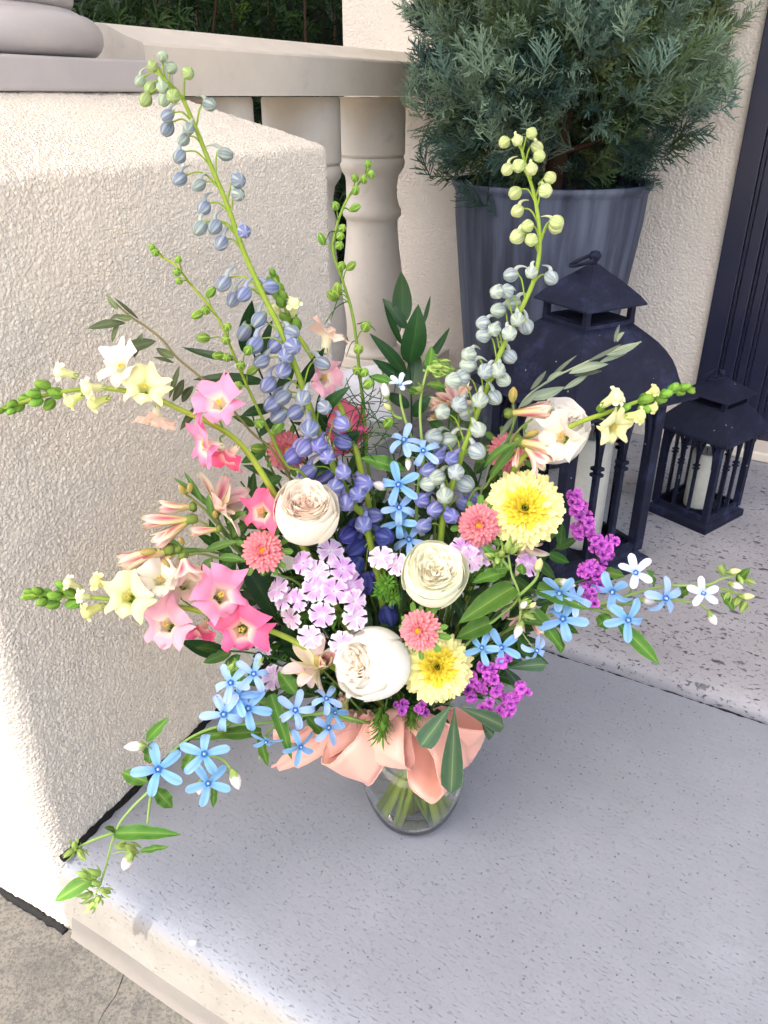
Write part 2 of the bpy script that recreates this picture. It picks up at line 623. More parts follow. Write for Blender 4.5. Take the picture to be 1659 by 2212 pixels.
def box(x0, x1, y0, y1, z0, z1, bev=0.0, col=None):
    g = G()
    if bev <= 0:
        V = [(x, y, z) for z in (z0, z1) for y in (y0, y1) for x in (x0, x1)]
        F = [(0, 2, 3, 1), (4, 5, 7, 6), (0, 1, 5, 4), (2, 6, 7, 3), (0, 4, 6, 2), (1, 3, 7, 5)]
        return g.add(V, F, col)
    import bmesh
    bm = bmesh.new()
    bmesh.ops.create_cube(bm, size=1)
    for v in bm.verts:
        v.co = Vector((x0 + (v.co.x + .5) * (x1 - x0), y0 + (v.co.y + .5) * (y1 - y0), z0 + (v.co.z + .5) * (z1 - z0)))
    bmesh.ops.bevel(bm, geom=list(bm.edges), offset=bev, segments=2, affect='EDGES', profile=.5)
    bm.verts.index_update()
    g.add([v.co.copy() for v in bm.verts], [tuple(v.index for v in f.verts) for f in bm.faces], col)
    bm.free()
    return g

def extrude(prof, a, b, col=None, cap=True):
    """prof: world points; swept from +a to +b (vectors)"""
    n = len(prof)
    V = [Vector(p) + a for p in prof] + [Vector(p) + b for p in prof]
    F = [(i, i + 1, n + i + 1, n + i) for i in range(n - 1)]
    if cap:
        F.append((n - 1, 0, n, 2 * n - 1))
        F.append(tuple(range(n))[::-1]); F.append(tuple(range(n, 2 * n)))
    return G().add(V, F, col)

def nrand(a, b):
    return random.uniform(a, b)
# ------------------------------------------------------------------ axes of the porch
AZU = 28.07
u_ = az(AZU); r_ = az(AZU + 90)
O = floor_pt(55 / KS, 866 / KS)
BASE = Matrix((u_, -r_, Vector((0, 0, 1)))).transposed().to_4x4()
BASE.translation = O
AZS = 120.5
xs_ = az(AZS - 90); ys_ = -az(AZS)
STEP = Matrix((xs_, ys_, Vector((0, 0, 1)))).transposed().to_4x4()
STEP.translation = O
BI = BASE.inverted(); SI = STEP.inverted()

def struct(name, me, M=None, parent=None, label=None, **p):
    o = put(name, me, parent, M, **p)
    if parent is None:
        o["kind"] = "structure"
    if label: o["label"] = label
    return o

# ------------------------------------------------------------------ ground and slabs
S = 250.0
pave = struct("pavement", mesh_from("pavement", [(-S, -S, -.156), (S, -S, -.156), (S, S, -.156), (-S, S, -.156)], [(0, 1, 2, 3)], "old_pavement"),
              label="old stained grey concrete pavement below the step")

bouncer = struct("bounce_sheet", mesh_from("bounce_sheet", [(-40, -30, -.1515), (-1.1, -30, -.1515), (-1.1, 30, -.1515), (-40, 30, -.1515)], [(0, 1, 2, 3)], "bounce_pale"), STEP, label="unseen pale sheet added to bounce sunlight onto the porch")  # unseen sheet added behind the camera to bounce warm fill
seam_x = (SI @ floor_pt(1174, 1402)).x

def slab_mesh(name, prof, y0, y1, mat, ny=60, jitter=.0012):
    """prof (x, z) swept along y of the step frame, with slightly uneven edges"""
    V = []; F = []
    n = len(prof)
    for j in range(ny + 1):
        y = y0 + (y1 - y0) * j / ny
        for i, (x, z) in enumerate(prof):
            e = mnoise.noise(Vector((x * 9, y * 6, z * 9 + 3.1))) * jitter * (1 if z < -.001 or True else 0)
            k = 1.0 if abs(z) > 1e-6 and 0 < i < n - 1 else .25
            V.append((x + e * 2 * k, y, z + e * k))
    for j in range(ny):
        for i in range(n - 1):
            a = j * n + i
            F.append((a, a + n, a + n + 1, a + 1))
    return mesh_from(name, V, F, mat)

nose = [(.9, 0), (.30, 0), (.12, 0), (.085, 0), (.06, -.0006), (.042, -.0035), (.027, -.009), (.016, -.018), (.009, -.03), (.006, -.045), (.005, -.07),
        (.004, -.10), (.003, -.135), (.003, -.16)]
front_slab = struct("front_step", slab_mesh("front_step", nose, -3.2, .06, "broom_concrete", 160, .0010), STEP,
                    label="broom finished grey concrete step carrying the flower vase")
fil = [(.0035, -.120), (.0015, -.128), (-.001, -.140), (-.004, -.150), (-.009, -.158)]
struct("mortar_fillet", slab_mesh("mortar_fillet", fil, -3.2, 0.0, "mortar", 90, .003), STEP, front_slab)
top2 = .032
nose2 = [(3.6, top2), (.2, top2), (.06, top2), (.03, top2 - .001), (.014, top2 - .005), (.004, top2 - .013), (0, top2 - .022), (.002, -.004)]
back_slab = struct("porch_floor", slab_mesh("porch_floor", [(x + seam_x, z) for x, z in nose2], -3.2, 1.2, "salt_concrete", 120, .0012), STEP,
                   label="pitted salt finished porch floor under the lanterns")

def joint(name, pts, r, parent, mat="sealant", seg=6, amp=.6, step=.006):
    path = []
    for a, b in zip(pts[:-1], pts[1:]):
        a = Vector(a); b = Vector(b)
        n = max(2, int((b - a).length / step))
        path += [a.lerp(b, i / n) for i in range(n)]
    path.append(Vector(pts[-1]))
    rad = [max(min(.0012, r * .5), r * (1 + amp * (mnoise.noise(p * 60) + .7 * mnoise.noise(p * 190)))) for p in path]
    path = [p + Vector((mnoise.noise(p * 40) * r * .5, mnoise.noise(p * 43 + Vector((5, 0, 0))) * r * .5, 0)) for p in path]
    return put(name, tube(path, rad, seg, (.02, .02, .02, 1)).mesh(name, mat), parent)

T = lambda M, *p: M @ Vector(p)
joint("joint_sealant", [T(BASE, .012, -.002, .002), T(BASE, .85, -.002, .002)], .0055, front_slab)
joint("joint_sealant", [T(BASE, -.004, .012, -.154), T(BASE, -.004, .7, -.154)], .006, pave)
joint("joint_sealant", [T(STEP, seam_x - .004, .1, -.002), T(STEP, seam_x - .004, -2.0, -.002)], .003, front_slab)
# hair crack and a chalky splash on the pavement
cr = [floor_pt(*q, -.1555) for q in ((285, 2020), (280, 2050), (272, 2090), (262, 2120), (250, 2150), (222, 2190), (205, 2225))]
joint("hair_crack", cr, .00035, pave, amp=.9)

# ------------------------------------------------------------------ stucco pedestal
PW = .833
def pedestal():
    rc = .028
    per = []
    def arc(cx, cy, a0, a1, n):
        for i in range(n):
            a = math.radians(a0 + (a1 - a0) * i / n)
            per.append((cx + rc * math.cos(a), cy + rc * math.sin(a)))
    def line(p, q, n):
        for i in range(n):
            t = i / n
            per.append((p[0] + (q[0] - p[0]) * t, p[1] + (q[1] - p[1]) * t))
    # counter clockwise from the front face (y = 0)
    line((rc, 0), (PW - rc, 0), 290)
    arc(PW - rc, rc, -90, 0, 10)
    line((PW, rc), (PW, PW - rc), 30)
    arc(PW - rc, PW - rc, 0, 90, 4)
    line((PW - rc, PW), (rc, PW), 12)
    arc(rc, PW - rc, 90, 180, 4)
    line((0, PW - rc), (0, rc), 160)
    arc(rc, rc, 180, 270, 14)
    prof = [(0, -.17 + (1.085) * i / 330) for i in range(331)]
    prof += [(.001, .919), (.003, .923), (.007, .9265), (.012, .929)]
    prof += [(.012 + .178 * i / 64, .929 + .076 * i / 64) for i in range(1, 65)]
    prof += [(.3, 1.005)]
    c = PW / 2
    V = []; F = []
    n = len(per)
    pa = np.array(per)
    rows = []
    for d, z in prof:
        k = 1 - d / c
        rows.append(np.column_stack([c + (pa[:, 0] - c) * k, c + (pa[:, 1] - c) * k, np.full(n, z)]))
    V = np.concatenate(rows)
    for i in range(len(prof) - 1):
        b = i * n
        F += [(b + j, b + (j + 1) % n, b + n + (j + 1) % n, b + n + j) for j in range(n)]
    return mesh_from("pedestal", V, F, "stucco_coarse")
ped = put("stucco_pedestal", pedestal(), None, BASE, label="square cream stucco pedestal with sloping top beside the step", category="pedestal")

# ------------------------------------------------------------------ column on the pedestal
cc = PW / 2
colroot = thing("porch_column", "pale grey painted round column standing on the stucco pedestal", "column", T(BASE, cc, cc, 1.005))
put("plinth", box(-.235, .235, -.235, .235, 1.0055, 1.048, .004).mesh("plinth", "column_paint", False), colroot, BASE @ Matrix.Translation((cc, cc, 0)))
tor = []
def torus_prof(r0, zc, rr, a0=-90, a1=90, n=10):
    return [(r0 + rr * math.cos(math.radians(a0 + (a1 - a0) * i / n)), zc + rr * math.sin(math.radians(a0 + (a1 - a0) * i / n))) for i in range(n + 1)]
prof = [(.10, 1.0485)] + torus_prof(.205, 1.077, .028) + [(.202, 1.108), (.194, 1.112)] + torus_prof(.182, 1.128, .016) + [(.178, 1.147), (.165, 1.160), (.152, 1.185), (.149, 1.22), (.148, 4.6)]
put("shaft", lathe(prof, 56).mesh("shaft", "column_paint"), colroot, BASE @ Matrix.Translation((cc, cc, 0)))

# ------------------------------------------------------------------ balustrade
CURB = .21
bc = BI @ floor_pt(373 / KS, 362 / KS, CURB)
RB = bc.y
def wall_setup():
    p = floor_pt(643.6 / KS, 434 / KS, top2)
    n = Vector((-xs_.x, -xs_.y, 0))
    return p, n
WP, WN = wall_setup()
rail_front = RB - .13
a_end = (BI @ on_plane(147 / KS, 72 / KS, T(BASE, 0, rail_front, 0), r_)).x
# where the rail meets the house wall
t_wall = (WP - T(BASE, 0, RB, 0)).dot(WN) / u_.dot(WN)
bal = thing("balustrade", "cream cast stone balustrade with turned balusters beside the house wall", "balustrade", T(BASE, bc.x, RB, CURB))
rp = [(-.13, 1.0), (-.13, 1.078), (-.127, 1.083), (-.09, 1.094), (-.045, 1.112), (-.02, 1.116), (.02, 1.116), (.045, 1.112), (.09, 1.094), (.127, 1.083), (.13, 1.078), (.13, 1.0)]
rail = extrude([T(BASE, 0, RB + y, z) for y, z in rp], u_ * a_end, u_ * (t_wall + .1))
put("rail", rail.mesh("rail", "cast_stone", False), bal)
put("curb", box(PW - .05, t_wall + .2, RB - .16, RB + .16, -.02, CURB, .006).mesh("curb", "stucco_wall", False), bal, BASE)
bprof = [(.0, .63), (.096, .63), (.100, .615), (.097, .60), (.086, .585), (.081, .578), (.076, .55), (.077, .515), (.084, .492), (.09, .482), (.09, .466), (.083, .458), (.079, .45),
         (.079, .43), (.083, .38), (.092, .31), (.102, .24), (.105, .20), (.103, .16), (.093, .11), (.080, .075), (.077, .062), (.088, .056), (.096, .046), (.096, .036), (0, .036)]
bme = lathe(bprof[::-1], 40).mesh("baluster", "cast_stone")
blk = lathe([(0, .631), (.094, .6312), (.1, .638), (.1, .782), (.097, .788), (0, .7885)], 44).mesh("block", "cast_stone")
for pl_ in blk.polygons: pl_.use_smooth = True
blk.set_sharp_from_angle(angle=math.radians(40))
foot = box(-.1, .1, -.1, .1, .001, .0355, .004).mesh("foot", "cast_stone", False)
for i in range(4):
    a = bc.x - i * .37
    if a < PW + .05 and i > 2:
        break
    M = BASE @ Matrix.Translation((a, RB, CURB))
    b = put("baluster", bme, bal, M)
    put("block", blk, b, M)
    put("foot", foot, b, M)

# ------------------------------------------------------------------ house wall and door
wl = on_plane(343 / KS, 40 / KS, WP, WN)
wr = on_plane(690 / KS, 417 / KS, WP, WN)
WALLM = Matrix((az(AZS), Vector((-WN.x, -WN.y, 0)), Vector((0, 0, 1)))).transposed().to_4x4()   # x to the right along the wall, y into the house
WALLM.translation = Vector((wl.x, wl.y, 0))
wlen = (wr - Vector((wl.x, wl.y, wr.z))).length
wallo = put("house_wall", box(0, wlen, 0, .35, -.1, 4.6).mesh("house_wall", "stucco_wall", False), None, WALLM, label="cream stucco house wall behind the planter, left of the door", category="wall")
wallo["kind"] = "structure"
put("skirting", box(.02, wlen, -.006, .0, top2 - .01, top2 + .05).mesh("skirting", "stucco_wall", False), wallo, WALLM)
door = thing("front_door", "dark navy panelled front door in a moulded frame", "door", T(WALLM, wlen, 0, top2))
xx = wlen + .001
steps = [(.055, -.022), (.012, -.008), (.03, -.016), (.010, .004), (.022, -.002), (.012, .012), (.04, .008), (.016, .03), (.05, .055)]
for wdt, y in steps:
    put("frame_moulding", box(xx, xx + wdt - .0005, y, .2, top2, 2.5, .002).mesh("frame_moulding", "door_paint", False), door, WALLM)
    xx += wdt
leafo = put("door_leaf", box(xx + .004, xx + 1.0, .085, .13, top2 + .05, 2.4).mesh("door_leaf", "door_paint", False), door, WALLM)
for z0, z1 in ((.30, .98), (1.12, 2.2)):
    for x0, x1 in ((.14, .46), (.56, .88)):
        q = [(xx + x0, .0848, z0 + top2), (xx + x1, .0848, z0 + top2), (xx + x1, .0848, z1 + top2), (xx + x0, .0848, z1 + top2)]
        V = []
        for ins, y in ((0, .0845), (.012, .07), (.03, .076), (.045, .081), (.09, .072)):
            for (x, _, z), (sx, sz) in zip(q, ((1, 1), (-1, 1), (-1, -1), (1, -1))):
                V.append((x + sx * ins, y, z + sz * ins))
        F = []
        for i in range(4):
            for j in range(4):
                F.append((i * 4 + j, i * 4 + (j + 1) % 4, (i + 1) * 4 + (j + 1) % 4, (i + 1) * 4 + j))
        F.append((16, 17, 18, 19))
        put("panel", mesh_from("panel", V, F, "door_paint", smooth=False), leafo, WALLM)
for z0, z1, y0 in ((.055, .10, .06), (.10, .125, .07)):
    put("weather_bar", box(xx + .004, xx + 1.0, y0, .0848, top2 + z0, top2 + z1, .004).mesh("weather_bar", "door_paint", False), leafo, WALLM)
put("threshold", box(wlen + .06, xx + 1.0, -.05, .13, top2 + .0005, top2 + .03, .006).mesh("threshold", "cast_stone", False), door, WALLM)
wall2 = put("house_wall", box(xx + 1.1, xx + 4.0, 0, .35, -.1, 4.6).mesh("house_wall_beyond", "stucco_wall", False), None, WALLM, label="cream stucco house wall past the door", kind="structure")
lint = put("house_wall", box(wlen + .0, xx + 1.1, .0, .35, 2.5, 4.6).mesh("house_wall_over", "stucco_wall", False), None, WALLM, label="cream stucco house wall over the door", kind="structure")

# ------------------------------------------------------------------ unseen porch roof, outline shaped so its shadow edge falls on the nose
RZ = 4.6
kx = math.cos(TO_SUN_AZ - math.radians(180) - math.radians(AZS - 90)) / math.tan(SUN_EL)
my = math.cos(TO_SUN_AZ - math.radians(180) - math.radians(AZS)) / math.tan(SUN_EL)
xr = -.004 - kx * RZ
yj = my * RZ + .012
xr2 = xr + .38
outline = [(xr, -1.9), (3.2, -1.9), (3.2, 2.8), (xr2, 2.8), (xr2, yj), (xr, yj)]
V = [(x, y, RZ) for x, y in outline] + [(x, y, RZ + .28) for x, y in outline]
n = 6
F = [tuple(range(n))[::-1], tuple(range(n, 2 * n))] + [(i, (i + 1) % n, n + (i + 1) % n, n + i) for i in range(n)]
roof = struct("shade_roof", mesh_from("shade_roof", V, F, "shade_roof_pale", smooth=False), STEP, label="unseen porch roof overhead, shaped to shade the step")

# ------------------------------------------------------------------ planter and conifer
potc = P(1192, 375, 2.26)
pot_z = (P(1192, 388, 2.26)).z
pot_r = ksize(427, Vector((potc.x, potc.y, pot_z))) / 2
pot_h = pot_z - top2
pl = thing("planter", "tall tapered slate blue planter with streaked glaze against the wall", "planter", (potc.x, potc.y, top2))
def pot_rf(a, t):
    return 1 + .012 * math.cos(26 * a) * (1 if t < .8 else 0)
R0 = pot_r
pp = [(R0 * .0, .004), (R0 * .62, .003), (R0 * .645, .02)] + [(R0 * (.645 + .315 * (t / 12) ** .9), .02 + (pot_h - .05) * t / 12) for t in range(1, 13)] + [(R0 * .975, pot_h - .02), (R0, pot_h - .012), (R0, pot_h - .002), (R0 * .985, pot_h), (R0 * .955, pot_h - .004), (R0 * .94, pot_h - .05), (R0 * .93, pot_h - .09)]
put("pot", lathe(pp, 208, rfn=lambda a, t: 1 + .020 * abs(math.sin(12 * a)) * (1 if .1 < t < .62 else 0)).mesh("pot", "planter_glaze"), pl, Matrix.Translation((potc.x, potc.y, top2)))
put("soil", lathe([(R0 * .935, pot_h - .07), (R0 * .5, pot_h - .055), (.001, pot_h - .05)], 40).mesh("soil", "soil"), pl, Matrix.Translation((potc.x, potc.y, top2)))

def spray_template(n_side, L, seed):
    """flat feathery spray: axis with forked side shoots made of thin blades"""
    rs = random.Random(seed)
    quads = []
    def blade(a, b, w0, w1):
        quads.append((a, b, w0, w1))
    axis = [Vector((math.sin(t * 2.1 + seed) * .006, 0, L * t)) for t in [i / 6 for i in range(7)]]
    for a, b in zip(axis[:-1], axis[1:]):
        blade(a, b, .0026, .0022)
    for i in range(n_side):
        t = .05 + .93 * i / n_side
        p = Vector((math.sin(t * 2.1 + seed) * .006, 0, L * t))
        az_ = i * 2.4 + rs.uniform(-.5, .5)
        ll = L * (.40 * (1 - t) + .17) * rs.uniform(.6, 1.35)
        d = Vector((math.cos(az_) * .75, math.sin(az_) * .5, rs.uniform(.45, 1.0))).normalized()
        e = p + d * ll
        blade(p, e, .0021, .0013)
        for k in range(5):
            q = p.lerp(e, .15 + .2 * k)
            d2 = (d + Vector((rs.uniform(-.8, .8), rs.uniform(-.8, .8), rs.uniform(-.1, .6)))).normalized()
            blade(q, q + d2 * ll * rs.uniform(.22, .5), .0018, .0009)
    V = []; F = []
    for a, b, w0, w1 in quads:
        d = (b - a).normalized()
        s = d.cross(Vector((rs.uniform(-.4, .4), 1, rs.uniform(-.4, .4)))).normalized()
        k = len(V)
        V += [a - s * w0, a + s * w0, b + s * w1, b - s * w1]
        F.append((k, k + 1, k + 2, k + 3))
    return np.array([tuple(v) for v in V]), np.array(F)

def conifer():
    temps = [spray_template(17, .10, s) for s in range(5)]
    c0 = Vector((potc.x + .01, potc.y, pot_z))
    allV = []; allF = []; allC = []
    base = 0
    rs = random.Random(5)
    clumps = []
    for i in range(150):
        h = rs.random() ** .8
        a = rs.uniform(0, 2 * math.pi)
        # outline: overhangs the rim low down, widest a little above it
        R = .375 * (1 - max(0, (h - .28) / .95) ** 1.5) * (.60 + .40 * min(1, h / .25))
        rr = R * rs.uniform(.55, 1.05)
        z = .035 + h * .92
        clumps.append((c0 + Vector((math.cos(a) * rr, math.sin(a) * rr, z)), rs.uniform(.06, .12), rs.random()))
    cols = [rgb(60, 84, 74), rgb(96, 120, 104), rgb(76, 94, 58), rgb(118, 138, 114), rgb(100, 112, 72)]
    for cpos, cr, tone in clumps:
        out = (cpos - (c0 + Vector((0, 0, .12)))).normalized()
        basec = cols[int(tone * 4.99)]
        for k in range(44):
            off = Vector((rs.gauss(0, 1), rs.gauss(0, 1), rs.gauss(0, 1))) * cr * .55
            p = cpos + off
            d = (out * 1.0 + Vector((rs.gauss(0, .42), rs.gauss(0, .42), rs.gauss(.12, .42)))).normalized()
            V, F = temps[rs.randrange(5)]
            M = frame(p - d * .05, d, Vector((rs.gauss(0, 1), rs.gauss(0, 1), rs.gauss(0, 1))), rs.uniform(.5, .92))
            A = np.array(M)
            W = V @ A[:3, :3].T + A[:3, 3]
            allV.append(W); allF.append(F + base); base += len(V)
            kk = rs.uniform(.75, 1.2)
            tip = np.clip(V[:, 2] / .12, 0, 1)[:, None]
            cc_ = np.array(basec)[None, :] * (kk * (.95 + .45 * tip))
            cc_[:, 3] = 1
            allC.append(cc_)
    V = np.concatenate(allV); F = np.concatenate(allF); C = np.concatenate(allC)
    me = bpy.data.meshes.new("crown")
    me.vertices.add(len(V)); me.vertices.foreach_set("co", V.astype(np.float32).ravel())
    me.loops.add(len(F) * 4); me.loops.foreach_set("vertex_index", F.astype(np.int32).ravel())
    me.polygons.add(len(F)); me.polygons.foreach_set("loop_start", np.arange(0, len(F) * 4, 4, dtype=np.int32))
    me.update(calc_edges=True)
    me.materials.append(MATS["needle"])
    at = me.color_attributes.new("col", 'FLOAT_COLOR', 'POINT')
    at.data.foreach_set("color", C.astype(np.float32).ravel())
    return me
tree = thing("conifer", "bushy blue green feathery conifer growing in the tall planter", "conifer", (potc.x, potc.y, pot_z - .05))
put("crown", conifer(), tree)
bark = rgb(70, 52, 40)
tp = [Vector((potc.x, potc.y, pot_z - .06)), Vector((potc.x + .02, potc.y + .01, pot_z + .2)), Vector((potc.x - .01, potc.y, pot_z + .5)), Vector((potc.x, potc.y, pot_z + .85))]
put("trunk", tube(catmull(tp, 5), [.028 - .0013 * i for i in range(16)], 10, bark).mesh("trunk", "ribbed_bark"), tree)
for i in range(16):
    a = i * 2.4; z = .06 + .04 * i
    s = Vector((potc.x, potc.y, pot_z + z)); l = .26 * (1 - i / 24)
    put("limb", tube(catmull([s, s + Vector((math.cos(a) * l * .5, math.sin(a) * l * .5, .04)), s + Vector((math.cos(a) * l, math.sin(a) * l, .12))], 4), [.009 - .0008 * j for j in range(9)], 6, bark).mesh("limb", "ribbed_bark"), tree)

# ------------------------------------------------------------------ shrubs behind the rail
def shrub(name, label, c, rx, rz, n, seed, cols, bright=.04):
    rs = random.Random(seed)
    g = G()
    root = thing(name, label, "shrub", (c.x, c.y, -.15), group="dark shrubs behind the balustrade")
    tips = []
    for s in range(7):
        a = rs.uniform(0, 6.28); b = Vector((c.x + math.cos(a) * rx * .25, c.y + math.sin(a) * rx * .25, -.15))
        e = Vector((c.x + math.cos(a) * rx * rs.uniform(.3, .8), c.y + math.sin(a) * rx * rs.uniform(.3, .8), c.z + rz * rs.uniform(.3, .9)))
        put("branch", tube(catmull([b, b.lerp(e, .5) + Vector((rs.uniform(-.06, .06), rs.uniform(-.06, .06), 0)), e], 5), [.014 - .001 * i for i in range(11)], 6, bark).mesh("branch", "ribbed_bark"), root)
    for k in range(n):
        v = Vector((rs.gauss(0, 1), rs.gauss(0, 1), rs.gauss(0, 1))).normalized() * rs.random() ** .35
        p = Vector((c.x + v.x * rx, c.y + v.y * rx * .8, c.z + v.z * rz))
        out = (v + Vector((0, 0, .7)) + Vector((rs.gauss(0, .4), rs.gauss(0, .4), rs.gauss(0, .4)))).normalized()
        cc_ = cols[rs.randrange(len(cols))] if rs.random() > bright else rgb(150, 178, 60)
        for j in range(11):
            ph = j * 2.4
            side = out.orthogonal().normalized()
            side.rotate(Matrix.Rotation(ph, 3, out))
            d = (out * rs.uniform(.25, .8) + side).normalized()
            L = rs.uniform(.05, .095); wd = .0048
            b = p + out * (j * .004)
            m = b + d * L * .5 + Vector((0, 0, .006)); e = b + d * L - Vector((0, 0, .006))
            sn = d.cross(out).normalized() * wd
            g.add([b - sn * .3, b + sn * .3, m + sn, e, m - sn], [(0, 1, 2, 4), (4, 2, 3)], cc_)
    put("leaves", g.mesh("leaves", "leaf"), root, kind="stuff")
    return root
dk = [rgb(38, 62, 30), rgb(46, 70, 38), rgb(30, 50, 28), rgb(58, 84, 40)]
for i, (kx_, ky_, Y, lab) in enumerate(((250, 60, 3.3, "dark narrow leaved shrub behind the rail next to the column"), (420, 50, 3.5, "dark narrow leaved shrub behind the middle of the rail"), (600, 60, 3.7, "dark narrow leaved shrub behind the rail next to the house wall"))):
    c = P(kx_, ky_, Y)
    shrub("shrub", lab, Vector((c.x, c.y, .75)), .5, .95, 560, 11 + i, dk)
# clipped hedge closing the side of the porch
hc = P(430, 60, 4.3)
def hedge():
    rs = random.Random(3)
    g = G()
    for k in range(5200):
        p = Vector((rs.uniform(-2.2, 1.6), rs.gauss(0, .05), rs.uniform(-.15, 2.6)))
        d = Vector((rs.gauss(0, 1), -abs(rs.gauss(0, .7)), rs.gauss(.3, 1))).normalized()
        s = d.orthogonal().normalized(); s.rotate(Matrix.Rotation(rs.uniform(0, 6.28), 3, d))
        L = rs.uniform(.06, .12); wv = s * rs.uniform(.012, .022)
        c = dk[rs.randrange(4)]
        g.add([p - wv * .3, p + wv * .3, p + d * L * .5 + wv, p + d * L, p + d * L * .5 - wv], [(0, 1, 2, 4), (4, 2, 3)], c)
    core = box(-2.25, 1.65, .06, .5, -.15, 2.62, .04, rgb(20, 30, 16))
    return g, core
hg, core = hedge()
HM = Matrix.Translation((hc.x, hc.y, 0)) @ Matrix.Rotation(math.radians(-8), 4, 'Z')
hroot = thing("hedge", "tall dark clipped hedge closing off the side of the porch", "hedge", (hc.x, hc.y, -.15))
put("leaves", hg.mesh("hedge_leaves", "leaf"), hroot, HM, kind="stuff")
put("hedge_core", core.mesh("hedge_core", "leaf", False), hroot, HM)

# ------------------------------------------------------------------ lanterns
def square_lathe(prof, flat=True):
    """prof (half width, z); four sided"""
    V = []; F = []
    for h, z in prof:
        V += [(-h, -h, z), (h, -h, z), (h, h, z), (-h, h, z)]
    for i in range(len(prof) - 1):
        for j in range(4):
            F.append((i * 4 + j, i * 4 + (j + 1) % 4, (i + 1) * 4 + (j + 1) % 4, (i + 1) * 4 + j))
    F.append((3, 2, 1, 0)); k = (len(prof) - 1) * 4
    F.append((k, k + 1, k + 2, k + 3))
    return G().add(V, F)

def lantern(name, label, corner, azr, side, h_body, h_roof, h_cap, ogee, handle_lean):
    """corner: floor point of the corner facing the camera; azr: azimuth of the base edge going right"""
    ex = az(azr); ey = az(azr - 90)
    ctr = corner + (ex + ey) * side / 2
    M = Matrix((ex, ey, Vector((0, 0, 1)))).transposed().to_4x4(); M.translation = Vector((ctr.x, ctr.y, top2 + .0005))
    root = thing(name, label, "lantern", (ctr.x, ctr.y, top2), group="dark tin candle lanterns on the porch")
    hb = side / 2
    tin = "lantern_tin"
    bh = side * .16
    put("base", square_lathe([(hb, 0), (hb, bh * .55), (hb * .97, bh * .68), (hb * .88, bh * .8), (hb * .86, bh)]).mesh("base", tin, False), root, M)
    hp = hb * .82; pw = side * .045
    z0 = bh + .0003; z1 = bh + h_body
    for sx in (-1, 1):
        for sy in (-1, 1):
            put("post", box(sx * hp - pw, sx * hp + pw, sy * hp - pw, sy * hp + pw, z0, z1, pw * .18).mesh("post", tin, False), root, M)
    bw = side * .024
    for q in range(4):
        Q = M @ Matrix.Rotation(q * math.pi / 2, 4, 'Z')
        g = G()
        y = -hp
        span = hp - pw
        g.join(box(-span, span, y - bw, y + bw, z0 + .0005, z0 + side * .06))
        g.join(box(-span, span, y - bw, y + bw, z1 - side * .05, z1 - .0005))
        xm = [-span / 3, span / 3]
        zs = z0 + (z1 - z0) * .64
        zt = z1 - side * .04
        for x in xm:
            g.join(box(x - bw * .8, x + bw * .8, y - bw * .9, y + bw * .9, z0 + side * .05, zs))
            for zc in (zs - side * .01, zs - side * .06):
                g.join(box(x - bw * 1.5, x + bw * 1.5, y - bw * 1.5, y + bw * 1.5, zc - bw * .5, zc + bw * .5))
        gap = 2 * span / 3
        def arc(xa, xb):
            pts = []
            for i in range(9):
                t = i / 8
                pts.append(Vector((xa + (xb - xa) * (1 - math.cos(t * math.pi / 2)), y, zs + (zt - zs) * math.sin(t * math.pi / 2 * .98))))
            return tube(pts, bw * 1.05, 4, square=True)
        for x in xm:
            g.join(arc(x, x + gap * .52))
            g.join(arc(x, x - gap * .52))
        g.join(arc(-span, -span + gap * .52)); g.join(arc(span, span - gap * .52))
        t_ = put("tracery", g.mesh("tracery", tin, False), root, Q)
        put("pane", box(-span, span, y + bw * 1.6, y + bw * 1.6 + .0015, z0 + .002, z1 - .002).mesh("pane", "pane_glass", False), t_, Q)
    # roof
    he = hb * 1.20
    zr = z1
    if ogee:
        rp = [(he * .99, zr - side * .01), (he, zr + side * .0), (he * .99, zr + side * .012)]
        for t, k in ((.05, .93), (.10, .875), (.17, .835), (.27, .805), (.39, .775), (.51, .735), (.63, .675), (.75, .60), (.86, .505), (.94, .43), (1.0, .375)):
            rp.append((he * k, zr + side * .012 + h_roof * t))
    else:
        rp = [(he * .99, zr - side * .02), (he, zr), (he * .985, zr + side * .03), (he * .8, zr + h_roof * .42), (he * .6, zr + h_roof * .82), (he * .50, zr + h_roof)]
    rg = square_lathe([(0.3 * he, zr - side * .008)] + rp)
    ro = put("roof", rg.mesh("roof", tin, False), root, M)
    if ogee:
        for p in ro.data.polygons: p.use_smooth = True
        ro.data.set_sharp_from_angle(angle=math.radians(50))
    hv = rp[-1][0] * 1.0; zv = rp[-1][1]
    vh = side * .13
    # vent box: corner posts and rails
    vg = square_lathe([(hv * 1.02, zv + .0003), (hv * 1.02, zv + vh * .22)])
    vg.join(square_lathe([(hv * .9, zv + vh * .2), (hv * .9, zv + vh * .25)]))
    for sx in (-1, 1):
        for sy in (-1, 1):
            w_ = hv * .09
            vg.join(box(sx * hv * .92 - w_, sx * hv * .92 + w_, sy * hv * .92 - w_, sy * hv * .92 + w_, zv + vh * .22, zv + vh))
    put("vent", vg.mesh("vent", tin, False), root, M)
    hc_ = hv * 1.24
    zc = zv + vh
    put("cap_roof", square_lathe([(hc_ * .97, zc), (hc_, zc + .001), (hc_, zc + side * .015), (hc_ * .86, zc + h_cap * .25), (hc_ * .55, zc + h_cap * .58), (hc_ * .25, zc + h_cap * .85), (hc_ * .10, zc + h_cap)]).mesh("cap_roof", tin, False), root, M)
    zf = zc + h_cap
    put("finial", lathe([(.0, -.001), (side * .03, 0), (side * .02, side * .015), (side * .04, side * .04), (side * .045, side * .06), (side * .03, side * .085), (0, side * .095)], 16).mesh("finial", tin), root, M @ Matrix.Translation((0, 0, zf)))
    ring = []
